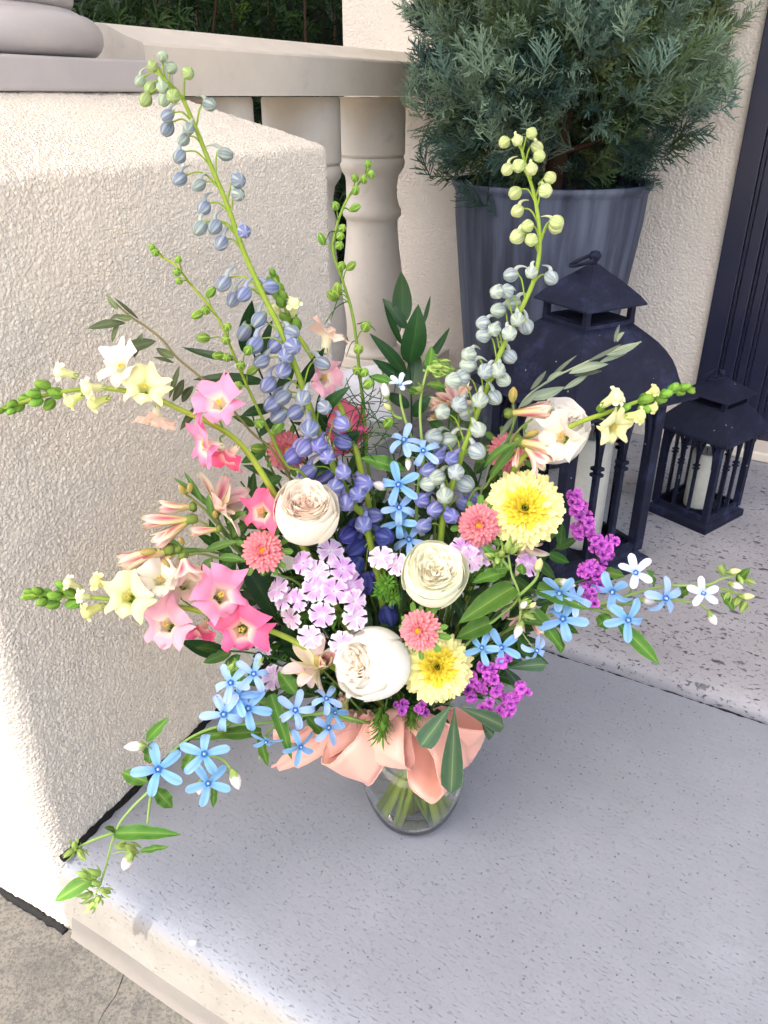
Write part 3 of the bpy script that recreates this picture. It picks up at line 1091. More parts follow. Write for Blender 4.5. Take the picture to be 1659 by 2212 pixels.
    for i in range(15):
        a = math.pi * i / 14
        ring.append(Vector((math.cos(a) * hc_ * .5, 0, math.sin(a) * hc_ * .62)))
    HM_ = M @ Matrix.Translation((0, 0, zf + side * .05)) @ Matrix.Rotation(math.radians(45), 4, 'Z') @ Matrix.Rotation(handle_lean, 4, 'X')
    put("handle", tube(ring, side * .014, 7).mesh("handle", tin), root, HM_)
    return ctr, M, z0, z1

A = floor_pt(1192, 1300, top2)
ctrL, ML, z0L, z1L = lantern("lantern", "large dark tin lantern with bell shaped roof in front of the planter", A, 60.5,   .285, .372, .14, .074, True, math.radians(-112))
A2 = floor_pt(1522, 1157, top2)
ctrS, MS, z0S, z1S = lantern("lantern", "small dark tin lantern with hipped roof beside the front door", A2, 52, .175, .215, .062, .042, False, math.radians(-112))
def candle(label, M, r, h, z0, off=(0, 0)):
    root = thing("candle", label, "candle", tuple(M @ Vector((off[0], off[1], z0))))
    MM = M @ Matrix.Translation((off[0], off[1], z0 + .0006))
    put("wax", lathe([(.0, 0), (r * .97, 0), (r, .004), (r, h - .006), (r * .96, h), (r * .8, h - .002), (r * .4, h - .006), (.0, h - .007)], 36).mesh("wax", "wax"), root, MM)
    put("wick", tube([Vector((0, 0, h - .008)), Vector((.001, 0, h + .002)), Vector((.003, .001, h + .008))], .001, 5).mesh("wick", "sealant"), root, MM)
candle("cream pillar candle inside the large lantern", ML, .045, .27, z0L, (.03, -.03))
candle("pale pillar candle inside the small lantern", MS, .033, .15, z0S, (-.005, -.005))

# a scrap of white on the step
sp = floor_pt(415, 2036, .001)
gs = G()
ring = [(math.cos(i * .63) * .0052 * (1 + .2 * math.sin(i * 2.2)), math.sin(i * .63) * .0034, 0) for i in range(10)]
gs.add([(x, y, 0) for x, y, _ in ring] + [(x * .7, y * .7, .0014) for x, y, _ in ring] + [(0, 0, .0017)], [(i, (i + 1) % 10, 10 + (i + 1) % 10, 10 + i) for i in range(10)] + [(10 + i, 10 + (i + 1) % 10, 20) for i in range(10)])
put("pebble", gs.mesh("pebble", "white_scrap"), None, Matrix.Translation((sp.x, sp.y, .0008)), label="tiny white pebble lying on the concrete step", category="pebble")
# ------------------------------------------------------------------ bouquet: shared builders
VC = floor_pt(891, 1752); VC.z = 0
NECK_Z = .185
CEN = Vector((VC.x, VC.y + .01, .40))
PI = math.pi

def face(pos, cam=.6, out=.6, add=(0, 0, 0)):
    return ((EYE - pos).normalized() * cam + (pos - CEN).normalized() * out + Vector(add)).normalized()

def shape_w(kind, t):
    if kind == 'ovate':    # broad near the base, drawn to a point
        return 2.05 * (t ** .62) * ((1 - t) ** .95) * 1.0
    if kind == 'lance':
        return math.sin(PI * t ** .9) ** .85
    if kind == 'obov':
        return min(1, 1.55 * t ** 1.25 * (1 - t) ** .33 * 1.12)
    if kind == 'strap':
        return (.42 + .58 * math.sin(PI * min(1, t * .78))) * (1 if t < .82 else math.sqrt(max(.02, 1 - ((t - .82) / .19) ** 2)))
    if kind == 'spoon':
        return (.35 + .65 * t ** 1.2) * (1 if t < .72 else math.sqrt(max(.02, 1 - ((t - .72) / .285) ** 2)))
    if kind == 'fan':
        return .10 + .90 * t ** .85
    if kind == 'lobe':
        return (.5 + .5 * t ** .6) * (1 if t < .45 else math.sqrt(max(.06, 1 - ((t - .45) / .56) ** 2.2)))
    if kind == 'point':
        return (.5 + .5 * t ** .6) * (1 if t < .4 else max(.05, 1 - ((t - .4) / .61) ** 2.3))
    if kind == 'fan2':
        return .42 + .58 * t ** .8
    if kind == 'tepal':
        return (.30 + .9 * t ** .8) * (1 if t < .5 else max(.05, math.cos((t - .5) / .5 * PI / 2)) ** .62) * .85
    if kind == 'heart':
        return min(1.0, 1.25 * (t + .06) ** .42 * (1 - t) ** .85 * 1.15)
    return math.sin(PI * t)

SS = [-1, -.96, -.5, -.055, 0, .055, .5, .96, 1]
def leaf_g(L, W, kind, c, rib, edge=None, arch=.08, fold=.18, wave=0.0, nl=11, wk=4.0, seed=0.0, twist=0.0):
    def fn(s, t):
        w = shape_w(kind, t) * W / 2
        a = twist * t
        x = s * w
        y = arch * L * math.sin(PI * t * .9) + fold * abs(x) + wave * W * abs(s) ** 1.5 * math.sin(t * wk * 6.28 + seed + (1.5 if s > 0 else 0)) * math.sin(PI * min(1, t + .05))
        col = c
        if abs(s) <= .01: col = rib
        elif edge is not None and abs(s) > .99: col = edge
        elif abs(s) < .1: col = mixc(c, rib, .25)
        else:
            # side veins
            vv = .5 + .5 * math.sin(t * 34 - abs(s) * 5)
            col = mixc(c, rib, .10 * vv ** 4)
        return (Vector((x * math.cos(a) - y * math.sin(a) * .0, y + x * math.sin(a), t * L)), col)
    return sheet(nl, SS, fn)

LEAF_CACHE = {}
def leaf_at(parent, base, tip, W, kind='lance', c=None, rib=None, edge=None, n=None, arch=.08, fold=.18, wave=0.0, wk=4.0, mat="leaf", name="leaf", twist=0.0):
    base = Vector(base); tip = Vector(tip)
    d = tip - base
    L = d.length
    if n is None:
        n = (EYE - base).normalized() * .7 + Vector((nrand(-.4, .4), nrand(-.3, .1), .6))
    g = leaf_g(L, W, kind, c, rib, edge, arch, fold, wave, seed=nrand(0, 6), wk=wk, twist=twist)
    return put(name, g.mesh(name, mat), parent, frame(base, d, n))

def rpetal(L, W, kind, e0, e1, cup=0.0, wave=0.0, r0=0.0, z0=0.0, nl=7, ss=(-1, -.5, 0, .5, 1), colfn=None, serr=0.0, wk=2.0, seed=0.0, notch=0.0, curl=0.0):
    """petal reaching out along +Y from the flower axis +Z; e0, e1 angles above the plane"""
    rr = [r0]; zz = [z0]; an = []
    for i in range(nl + 1):
        t = i / nl
        an.append(math.radians(e0 + (e1 - e0) * t))
    for i in range(nl):
        a = (an[i] + an[i + 1]) / 2
        rr.append(rr[-1] + math.cos(a) * L / nl); zz.append(zz[-1] + math.sin(a) * L / nl)
    def fn(s, t):
        i = min(nl, int(round(t * nl)))
        w = shape_w(kind, t) * W / 2
        a = an[i]
        x = s * w
        off = cup * W * (s * s) * math.sin(PI * min(1, .15 + t * .85)) + wave * W * math.sin(s * wk * PI + seed) * t * t
        ext = 0.0
        if serr and t > .99:
            ext = serr * (1 if int(round((s + 1) * 50)) % 2 else -1) * L
        if notch and t > .9:
            ext -= notch * L * max(0, 1 - abs(s) * 2.2)
        if kind == 'fan2' and t > .55:
            ext += L * (.10 * abs(s) ** 2.5 - .06) * ((t - .55) / .45) ** 1.5
        if curl:
            x *= (1 - curl * t * .3)
        ra = rr[i] + math.cos(a) * ext; za = zz[i] + math.sin(a) * ext
        # round the free end back at the sides
        ra -= (0.10 * L * s * s if t > .8 and kind == 'fan' else 0)
        return (Vector((x, ra - math.sin(a) * off, za + math.cos(a) * off)), colfn(s, t))
    return sheet(nl, ss, fn)

GREEN = rgb(104, 142, 46); DGREEN = rgb(58, 96, 40); LIME = rgb(158, 178, 52); BRIGHT = rgb(112, 152, 58)
def neck_pts(head, spread=.032, deep=True):
    off = Vector((head.x - VC.x, head.y - VC.y, 0))
    d = off.normalized() if off.length > 1e-3 else Vector((1, 0, 0))
    j = Vector((nrand(-.012, .012), nrand(-.012, .012), 0))
    nk = Vector((VC.x, VC.y, NECK_Z)) + d * spread * min(1, off.length / .2) + j
    pts = [nk]
    if deep:
        ang = nrand(-.7, .7)
        d2 = d.copy(); d2.rotate(Matrix.Rotation(ang, 3, 'Z'))
        bot = Vector((VC.x, VC.y, nrand(.012, .02))) - d2 * nrand(.018, .046)
        pts += [nk.lerp(bot, .5) + Vector((0, 0, .0)), bot]
    return pts

def stem_mesh(path, r0, r1, c, c2=None, seg=7, n=5):
    p = catmull(path, n)
    m = len(p)
    return tube(p, [r0 + (r1 - r0) * i / (m - 1) for i in range(m)], seg, c, colfn=(lambda t: mixc(c, c2 or c, t))).mesh("stem", "stem")

def flower_stem(root, head, d, r=.0022, c=GREEN, deep=False, c2=None, back=.05):
    nk = neck_pts(head, deep=deep)
    h2 = head - d * back
    path = [head - d * .004, h2, h2.lerp(nk[0], .5) + Vector((0, 0, .012))] + nk
    return put("stem", stem_mesh(path, r * .85, r * 1.1, c, c2), root)

def root_for(name, label, cat, group=None):
    return thing(name, label, cat, (VC.x, VC.y, .012), group)

# ------------------------------------------------------------------ vase with water
gp_out = [(0, .0005), (.040, .0005), (.050, .003), (.058, .012), (.067, .032), (.0745, .057), (.078, .083), (.0755, .110), (.067, .137), (.056, .157), (.0505, .170), (.049, .182), (.052, .194), (.057, .203)]
gp_in = [(.0545, .2035), (.0495, .194), (.0465, .182), (.048, .170), (.0535, .156), (.0645, .136), (.073, .110), (.0755, .083), (.072, .058), (.0645, .034), (.056, .016), (.048, .009), (.038, .0075), (0, .0075)]
def dense(pr, n=3):
    q = catmull([Vector((a, 0, b)) for a, b in pr], n)
    return [(max(0, v.x), v.z) for v in q]
VM = Matrix.Translation((VC.x, VC.y, 0))
vase = thing("glass_vase", "clear round glass vase half full of water and stems", "vase", (VC.x, VC.y, 0))
put("glass_body", lathe(dense(gp_out) + dense(gp_in), 64).mesh("glass_body", "glass"), vase, VM)
wp = [(0, .0082)] + [(r - .0006, z + .0003) for r, z in dense(gp_in)[::-1] if .009 < z < .15]
wp.append((wp[-1][0], wp[-1][1] + .001)); wp.append((0, wp[-1][1]))
put("water", lathe(wp, 64).mesh("water", "water"), vase, VM)

# ------------------------------------------------------------------ delphiniums and larkspurs
def bud_mesh(name, body, pale, green, vein, spur=True, L=1.0, fat=.40, lobes=5):
    g = G()
    n = 11; seg = 30
    V = []; C = []; F = []
    for i in range(n + 1):
        t = i / n
        r = fat * (math.sin(PI * (.05 + .87 * t)) ** .62)
        for j in range(seg):
            a = 2 * PI * j / seg
            lob = .5 + .5 * math.cos(lobes * a)
            rr = r * (.95 + .07 * lob * math.sin(PI * t))
            V.append((rr * math.cos(a), rr * math.sin(a), t * L))
            c = mixc(vein if j % 2 == 0 and lob < .93 else body, body, .35)
            if lob > .88:
                c = mixc(c, pale, .08 + .6 * t)
                if t > .66: c = mixc(c, green, min(1, (t - .66) * 2.4))
            if t < .12: c = mixc(c, green, .5)
            C.append(c)
    for i in range(n):
        for j in range(seg):
            k = (j + 1) % seg
            F.append((i * seg + j, i * seg + k, (i + 1) * seg + k, (i + 1) * seg + j))
    F.append(tuple(n * seg + j for j in range(seg)))
    g.add(V, F, C)
    if spur:
        sp_ = catmull([Vector((0, fat * .55, .22)), Vector((0, fat * .95, -.02)), Vector((.03, fat * .95, -.35)), Vector((.05, fat * .6, -.72))], 4)
        g.join(tube(sp_, [.17 - .0125 * i for i in range(len(sp_))], 7, mixc(body, pale, .35)))
    return g.mesh(name, "waxy_petal")

B_GREY = [bud_mesh("bud", rgb(140, 150, 168), rgb(204, 212, 194), rgb(176, 192, 110), rgb(84, 96, 132)), bud_mesh("bud", rgb(130, 140, 176), rgb(196, 202, 204), rgb(170, 186, 120), rgb(76, 84, 140), fat=.43)]
B_MID = [bud_mesh("bud", rgb(148, 160, 158), rgb(202, 212, 184), rgb(174, 192, 100), rgb(92, 108, 122)), bud_mesh("bud", rgb(138, 150, 164), rgb(196, 206, 190), rgb(170, 188, 108), rgb(84, 98, 128), fat=.43)]
B_TIP = [bud_mesh("bud", rgb(164, 180, 158), rgb(200, 212, 164), rgb(174, 194, 86), rgb(118, 140, 124), fat=.44), bud_mesh("bud", rgb(158, 178, 118), rgb(196, 208, 134), rgb(168, 192, 76), rgb(116, 142, 94), spur=False, fat=.46)]
B_VIOLET = [bud_mesh("bud", rgb(132, 136, 190), rgb(194, 196, 216), rgb(176, 188, 130), rgb(84, 88, 152), fat=.41), bud_mesh("bud", rgb(120, 122, 184), rgb(180, 180, 214), rgb(160, 174, 124), rgb(74, 76, 146), fat=.43)]
B_DEEP = [bud_mesh("bud", rgb(60, 66, 134), rgb(96, 104, 164), rgb(100, 110, 150), rgb(34, 38, 94), fat=.46)]
B_PALE = [bud_mesh("bud", rgb(178, 190, 180), rgb(218, 224, 196), rgb(172, 190, 96), rgb(118, 136, 134), fat=.46), bud_mesh("bud", rgb(168, 180, 182), rgb(212, 218, 196), rgb(168, 186, 100), rgb(104, 120, 138), fat=.49)]
B_LIME = [bud_mesh("bud", rgb(190, 202, 140), rgb(216, 224, 168), rgb(172, 194, 70), rgb(142, 162, 92), spur=False, fat=.50), bud_mesh("bud", rgb(200, 208, 152), rgb(222, 228, 178), rgb(178, 196, 80), rgb(150, 166, 102), fat=.5)]
B_LARK = [bud_mesh("bud", rgb(118, 156, 62), rgb(204, 216, 124), rgb(184, 204, 86), rgb(84, 124, 48), spur=False, fat=.34), bud_mesh("bud", rgb(132, 168, 68), rgb(212, 222, 136), rgb(192, 206, 92), rgb(92, 132, 50), spur=False, fat=.31)]

def spike(root, stemK, Ys, buds, sizes, pick, r0, r1, c, ctip, drop=16, Yj=.018, droop=.5, into_vase=True, pedr=.0009):
    """stem through stemK (tip first), buds at photo places round it"""
    n = len(stemK)
    pts = [P(x, y, Ys[0] + (Ys[1] - Ys[0]) * i / (n - 1)) for i, (x, y) in enumerate(stemK)]
    dense3 = catmull(pts, 8)
    denseK = catmull([Vector((x, y, 0)) for x, y in stemK], 8)
    path = pts + (neck_pts(pts[-1]) if into_vase else [])
    put("stem", stem_mesh(path, r0, r1, ctip, c, 8, 6), root)
    m = len(dense3)
    for bi, (x, y) in enumerate(buds):
        i = min(range(m), key=lambda q: (denseK[q] - Vector((x, y, 0))).length)
        distk = (denseK[i] - Vector((x, y, 0))).length
        j = i
        acc = 0
        while j < m - 1 and acc < drop + distk * .35:
            acc += (denseK[j + 1] - denseK[j]).length
            j += 1
        att = dense3[j]
        t = i / (m - 1)
        size = sizes[0] + (sizes[1] - sizes[0]) * t
        front = distk < 18
        Y = dense3[i].y + (-.022 if front else nrand(-Yj, Yj))
        pos = P(x, y, Y)
        s = ksize(size, pos) * nrand(.92, 1.08)
        side = (pos - dense3[i])
        side = side.normalized() if side.length > 1e-4 else Vector((0, -1, 0))
        d = (side * .8 + (EYE - pos).normalized() * nrand(.25, .8) + Vector((nrand(-.2, .2), nrand(-.2, .2), -droop * nrand(.3, 1.1)))).normalized()
        M = frame(pos - d * s * .5, d, Vector((nrand(-.5, .5), .3, 1)), s)
        b = put("bud", pick(t, bi), root, M)
        e = pos - d * s * .47
        mid = att.lerp(e, .5) + Vector((0, 0, (e - att).length * .22))
        put("pedicel", tube(catmull([att, mid, e], 4), [pedr * 1.15] * 5 + [pedr, pedr * .95, pedr * .95, pedr * 1.5], 5, mixc(c, ctip, .5)).mesh("pedicel", "stem"), b)
    return dense3

d1 = root_for("delphinium", "tallest delphinium spike with grey blue buds leaning over the pedestal", "flower", "delphinium and larkspur spikes")
D1K = [(338, 150), (362, 178), (390, 206), (420, 270), (452, 350), (490, 440), (525, 540), (570, 640), (612, 725), (650, 825), (688, 930), (722, 1010), (765, 1090), (800, 1170)]
D1B = [(352, 122), (330, 143), (370, 147), (406, 158), (303, 175), (325, 190), (351, 188), (315, 215), (355, 213), (374, 208), (452, 226), (362, 250), (408, 278), (362, 278), (397, 302),
       (388, 338), (486, 333), (389, 387), (430, 400), (515, 390), (514, 420), (441, 449), (433, 492), (465, 490), (478, 525), (527, 500), (484, 612), (528, 635), (505, 645), (582, 620), (528, 718),
       (551, 745), (630, 718), (632, 748), (566, 780), (580, 830), (611, 858), (612, 800), (695, 785), (590, 872), (603, 897), (670, 925), (738, 915), (740, 955), (660, 966), (633, 985),
       (665, 1020), (702, 1025), (741, 1020), (785, 1045), (748, 1085), (805, 1115), (752, 1155), (830, 1160), (768, 1220), (790, 1258), (838, 1330), (618, 768), (655, 860), (640, 890), (706, 985), (690, 962), (725, 1050), (772, 1068), (722, 1095), (785, 1132), (770, 1182), (812, 1200), (700, 880), (597, 745), (560, 690)]
def pk1(t, i):
    if t < .18: return B_TIP[i % 2]
    if t < .42: return B_MID[i % 2]
    if t < .76: return B_GREY[i % 2]
    if t < .97: return B_VIOLET[i % 2]
    return B_DEEP[0]
spike(d1, D1K, (.93, .85), D1B, (28, 48), pk1, .0016, .0050, rgb(136, 164, 56), rgb(140, 166, 62))
d2 = root_for("delphinium", "delphinium spike with pale whitish buds in front of the slate blue planter", "flower", "delphinium and larkspur spikes")
D2K = [(1122, 300), (1136, 360), (1156, 430), (1166, 520), (1155, 600), (1120, 680), (1085, 752), (1055, 830), (1020, 920), (992, 1000), (968, 1080), (955, 1140)]
D2B = [(1090, 307), (1118, 303), (1148, 288), (1160, 318), (1165, 337), (1096, 366), (1120, 358), (1148, 365), (1188, 384), (1178, 412), (1113, 417), (1118, 456), (1202, 480), (1200, 490), (1140, 488),
       (1118, 511), (1148, 518), (1104, 594), (1148, 588), (1190, 600), (1073, 631), (1095, 629), (1077, 670), (1108, 655), (1118, 690), (1044, 698), (1068, 712), (1045, 724), (1100, 720), (1136, 705),
       (1013, 766), (1100, 770), (1012, 788), (1049, 802), (1087, 820), (998, 815), (980, 822), (1068, 858), (1037, 864), (992, 873), (956, 890), (1010, 892), (1033, 928), (938, 945), (968, 952),
       (1030, 975), (925, 1015), (976, 990), (925, 1045), (1005, 1045), (1020, 1075), (912, 1080), (961, 1070), (975, 1115), (916, 1136), (950, 985), (945, 1030), (985, 1020), (940, 1100), (1002, 1090), (1075, 800)]
def pk2(t, i):
    if t < .3: return B_LIME[i % 2]
    if t < .8: return B_PALE[i % 2]
    return (B_PALE + B_VIOLET)[i % 4] if t < .93 else B_VIOLET[i % 2]
spike(d2, D2K, (.95, .86), D2B, (26, 42), pk2, .0016, .0048, rgb(136, 164, 58), rgb(150, 174, 66))
l1 = root_for("larkspur", "slim green larkspur spike standing before the turned balusters", "flower", "delphinium and larkspur spikes")
L1K = [(803, 350), (785, 385), (770, 402), (745, 440), (724, 500), (720, 545), (738, 600), (758, 665), (770, 735), (776, 800), (785, 880), (792, 965), (800, 1040)]
L1B = [(795, 355), (802, 377), (767, 385), (786, 388), (768, 412), (766, 449), (725, 445), (740, 493), (695, 517), (735, 510), (733, 530), (758, 575), (738, 575), (726, 632), (718, 640), (730, 622), (790, 706), (774, 755), (772, 800), (787, 805), (838, 915), (795, 830)]
spike(l1, L1K, (.97, .90), L1B, (25, 36), lambda t, i: B_LARK[i % 2], .0013, .0024, rgb(86, 122, 44), rgb(134, 166, 64), drop=14, droop=-.9, pedr=.0007)
l2 = root_for("larkspur", "thin larkspur spike with yellow green buds left of the tallest delphinium", "flower", "delphinium and larkspur spikes")
L2K = [(322, 535), (350, 555), (378, 572), (410, 612), (450, 658), (478, 700), (500, 755), (530, 825), (560, 890), (588, 945), (620, 1005), (690, 1090)]
L2B = [(328, 535), (336, 545), (385, 561), (382, 588), (387, 607), (455, 632), (427, 679), (444, 670), (492, 706), (440, 730), (473, 768), (490, 772), (545, 800), (536, 757), (515, 833), (558, 968), (560, 915), (600, 925), (488, 735), (520, 790)]
spike(l2, L2K, (.90, .85), L2B, (25, 36), lambda t, i: B_LARK[(i + 1) % 2], .0012, .0022, rgb(92, 126, 40), rgb(160, 180, 60), drop=18, droop=-.6, pedr=.0007)
# thread like leaves of the slim larkspur
def threads(root, K, Y, n, spread, L):
    g = G()
    c0 = P(*K, Y)
    for i in range(n):
        a = nrand(0, 6.28)
        d = Vector((math.cos(a), nrand(-.7, .5), math.sin(a) * .8 + .15)).normalized()
        s = c0 + Vector((nrand(-1, 1), nrand(-.5, .5), nrand(-1, 1))) * spread
        side = d.orthogonal()
        pts = [s, s + d * L * .4 + side * L * .12, s + d * L * .75 - side * L * .05, s + d * L * .9 - side * L * .22]
        g.join(tube(catmull(pts, 3), [.0006] * 8 + [.0005, .0003], 4, rgb(52, 88, 42)))
    put("thread_leaf", g.mesh("thread_leaf", "leaf"), root, kind="stuff")
threads(l1, (785, 950), .90, 34, .022, .06)
threads(l1, (800, 860), .91, 12, .014, .05)
threads(l1, (800, 1085), .90, 22, .02, .055)
for K, e in (((745, 625), (715, 690)), ((752, 650), (700, 702)), ((772, 700), (812, 715)), ((770, 735), (748, 770)), ((778, 800), (740, 845)), ((724, 500), (700, 530))):
    a = P(*K, .935); b = P(*e, .92)
    put("thread_leaf", tube(catmull([a, a.lerp(b, .5) + Vector((0, 0, .006)), b], 4), [.0007] * 8 + [.0003], 4, rgb(60, 96, 44)).mesh("thread_leaf", "leaf"), l1)

# ------------------------------------------------------------------ garden roses
def rose(label, K, Y, rk, axis, tint_out, tint_in, seed, squash=1.08, openr=.60, h=1.0, topmax=56):
    rs = random.Random(seed)
    pos = P(*K, Y)
    R = ksize(rk, pos)
    d = (Vector(axis)).normalized()
    root = root_for("garden_rose", label, "rose", "creamy garden roses")
    M = frame(pos, d, Vector((0, 0, 1)))
    flower_stem(root, pos - d * R * .9, d, .0038, rgb(118, 150, 58), True, rgb(168, 190, 80))
    def patch(kind, i, n):
        g = None
        if kind == 'outer':
            phi0 = i * 2.399 + rs.uniform(-.2, .2)
            half = rs.uniform(1.0, 1.3)
            Ri = R * (1.0 - .024 * i)
            top = math.radians(24 + (topmax - 24) * (i / (n - 1)) ** .7 + rs.uniform(-4, 4))
            flare = rs.uniform(.03, .09) * R * (1.4 if i < 3 else .7)
            ph = rs.uniform(0, 6)
            def fn(s, t):
                ps = -1.35 + (top + 1.35) * t
                wn = half * (1 - (1 - t) ** 3 * .5) * (1 if t < .72 else math.sqrt(max(.12, 1 - ((t - .72) / .30) ** 2.4)))
                f = phi0 + s * wn
                r = Ri * math.cos(ps) + flare * max(0, t - .7) ** 2 * 8 + R * .010 * math.sin(s * 5 + ph) * t
                r *= 1 + .018 * math.sin(f * 3 + ph)
                z = Ri * squash * math.sin(ps) + R * .012 * math.sin(s * 4 + ph * 2) * t
                rr = r - .012 * R * (1 - abs(s)) * (i % 2)
                c = mixc(tint_out, tint_in, .10 * t)
                if t < .25: c = mixc(c, rgb(226, 228, 190), (.25 - t) * 2.4)
                return (Vector((rr * math.cos(f), rr * math.sin(f), z)), c)
            return sheet(14, [x / 7 for x in range(-7, 8)], fn)
        k = i / (n - 1)
        er = R * openr * (1 - k) ** 1.0 + R * .03
        ez = R * ((.86 - .14 * k) * h + .015 * math.sin(k * 9) + rs.uniform(-.035, .035))
        phi0 = i * 2.399 + rs.uniform(-.35, .35)
        half = rs.uniform(.8, 1.35) + .35 * k
        m = rs.choice((3, 4, 5)); ph = rs.uniform(0, 6.28)
        amp = R * (.022 + .060 * k) * rs.uniform(.6, 1.4)
        lean = rs.uniform(-.03, .05) * R
        def fn(s, t):
            f = phi0 + s * half
            bul = 1 + .10 * math.sin(PI * t) * (1 - k)
            r = er * (.72 + .28 * t ** .7) * bul + amp * math.sin(m * s * 1.7 + ph) * t ** 3 + (lean + R * .035 * (1 - k)) * t ** 5
            quart = 1 + .16 * math.sin(3 * f + seed) * k * (1 - k) * 4 * .6
            r = max(R * .012, r * quart)
            z = ez - R * .42 * (1 - t) * (1 - .2 * k) - R * .08 * s * s * t + R * .018 * math.sin(s * 6 + ph) * t
            c = mixc(tint_out, tint_in, min(1, .45 + .65 * k)) if t < .7 else mixc(tint_out, tint_in, .25 + .3 * k)
            return (Vector((r * math.cos(f), r * math.sin(f), z)), c)
        return sheet(8, [x / 8 for x in range(-8, 9)], fn)
    no = 11
    for i in range(no):
        put("petal", patch('outer', i, no).mesh("petal", "rose_petal"), root, M)
    ni = 34
    for i in range(ni):
        put("petal", patch('inner', i, ni).mesh("petal", "rose_petal"), root, M)
    put("heart", lathe([(0, R * .50 * h), (R * .3, R * .50 * h), (R * .62, R * .46 * h), (R * .84, R * .3)], 26, mixc(tint_out, tint_in, .6)).mesh("heart", "rose_petal"), root, M)
    # green base under the bloom
    put("calyx", lathe([(0, -R * 1.25), (R * .16, -R * 1.2), (R * .3, -R * 1.06), (R * .36, -R * .98)], 14, rgb(98, 130, 60)).mesh("calyx", "stem"), root, M)
    return root

cream = rgb(252, 246, 230); blush = rgb(253, 222, 208); wh = rgb(253, 251, 243); ivory = rgb(252, 240, 220); grn = rgb(246, 248, 226)
def tocam(K, Y): return (EYE - P(*K, Y)).normalized()
rose("blush centred cream garden rose above the lilac sweet williams", (660, 1108), .80, 73, tocam((660, 1108), .80) * 1.0 + Vector((.04, 0, .95)), cream, blush, 3, 1.12, .62, 1.0, 52)
rose("greenish white garden rose with split centre between the two yellow blooms", (937, 1242), .775, 73, tocam((937, 1242), .775) + Vector((.05, 0, .5)), grn, ivory, 8, 1.04, .70, .92, 48)
rose("largest white garden rose above the ribbon bow with centre turned left", (802, 1432), .765, 82, tocam((802, 1432), .765) * 1.0 + Vector((-.72, 0, -.05)), wh, rgb(253, 232, 212), 14, 1.12, .50, 1.02, 62)
rose("white garden rose behind the upper right snapdragon", (1200, 932), .93, 70, tocam((1200, 932), .93) * .55 + Vector((.30, .1, .75)), wh, rgb(252, 236, 226), 21, 1.15, .58, 1.0, 56)

# ------------------------------------------------------------------ ray flowers
def ring_flower(name, label, cat, group, K, Y, rk, d, rings, disc, bracts=True, seed=0, squash=1.0):
    rs = random.Random(seed)
    pos = P(*K, Y)
    R = ksize(rk, pos)
    root = root_for(name, label, cat, group)
    M = frame(pos, d, Vector((0, 0, 1)))
    flower_stem(root, pos - d * R * .25, d, .0018, rgb(88, 120, 48))
    head = put("bloom", lathe([(0, -.32), (.16, -.30), (.26, -.2), (.24, -.06), (disc[0], disc[1]), (disc[0] * .7, disc[1] + .05), (0, disc[1] + .04)], 22,
                              colfn=lambda a, t: rgb(96, 130, 56) if t < .5 else disc[2]).mesh("bloom", "petal"), root, M @ Matrix.Diagonal((R, R, R, 1)))
    for (n, r0, z0, L, W, e0, e1, ca, cb, cup) in rings:
        mes = [rpetal(L * q, W, 'spoon', e0 + j, e1 + j * 1.5, cup, 0, r0, z0, 6, (-1, -.45, 0, .45, 1), lambda s, t: mixc(mixc(ca, cb, t), (1, 1, 1, 1), .10 * (1 - abs(s)) * t)).mesh("petal", "petal") for q, j in ((1.0, 0), (.93, 6), (1.05, -5))]
        a0 = rs.uniform(0, 6.28)
        for i in range(n):
            a = a0 + 2 * PI * (i + rs.uniform(-.18, .18)) / n
            s = R * rs.uniform(.93, 1.05)
            put("petal", mes[rs.randrange(3)], head, M @ Matrix.Rotation(a, 4, 'Z') @ Matrix.Rotation(rs.uniform(-.1, .1), 4, 'X') @ Matrix.Diagonal((s, s, s, 1)))
    if bracts:
        bm_ = leaf_g(1.0, .30, 'obov', rgb(92, 132, 52), rgb(130, 160, 84), None, .12, .1).mesh("bract", "leaf")
        for i in range(11):
            a = 2 * PI * i / 11 + rs.uniform(-.2, .2)
            dd = Vector((math.cos(a), math.sin(a), -.12 + rs.uniform(-.25, .1)))
            MM = M @ frame(Vector((math.cos(a), math.sin(a), 0)) * R * .16 + Vector((0, 0, -.24 * R)), dd, Vector((0, 0, 1)), R * rs.uniform(.95, 1.3))
            put("bract", bm_, root, MM)
    return root

pk_a, pk_b = rgb(196, 82, 98), rgb(234, 142, 148)
def aster(label, K, Y, rk, d, seed):
    rings = [(27, .16, -.06, .84, .26, 6, -12, pk_a, pk_b, .12), (27, .16, -.01, .78, .25, 18, -4, pk_a, pk_b, .14), (24, .15, .04, .68, .24, 30, 4, pk_a, pk_b, .16), (21, .13, .08, .58, .22, 44, 16, pk_a, pk_b, .18),
             (17, .11, .11, .46, .20, 58, 32, pk_a, pk_b, .2), (12, .09, .14, .34, .16, 72, 52, rgb(220, 118, 110), pk_b, .2)]
    return ring_flower("aster", label, "flower", "pink asters", K, Y, rk, d, rings, (.16, .22, rgb(222, 172, 40)), True, seed)
aster("pink aster left of the blush rose, above the snapdragon", (567, 1190), .80, 47, tocam((567, 1190), .80) + Vector((-.12, 0, .12)), 1)
aster("pink aster half hidden behind the tallest delphinium stem", (620, 972), .90, 45, tocam((620, 972), .9) + Vector((-.1, 0, .1)), 2)
aster("pink aster touching the upper yellow chrysanthemum on its left", (1035, 1134), .83, 48, tocam((1035, 1134), .83) + Vector((-.05, 0, -.05)), 3)
aster("pink aster tucked under the white rose at the right", (1098, 976), .91, 47, tocam((1098, 976), .91) + Vector((.15, 0, .2)), 4)
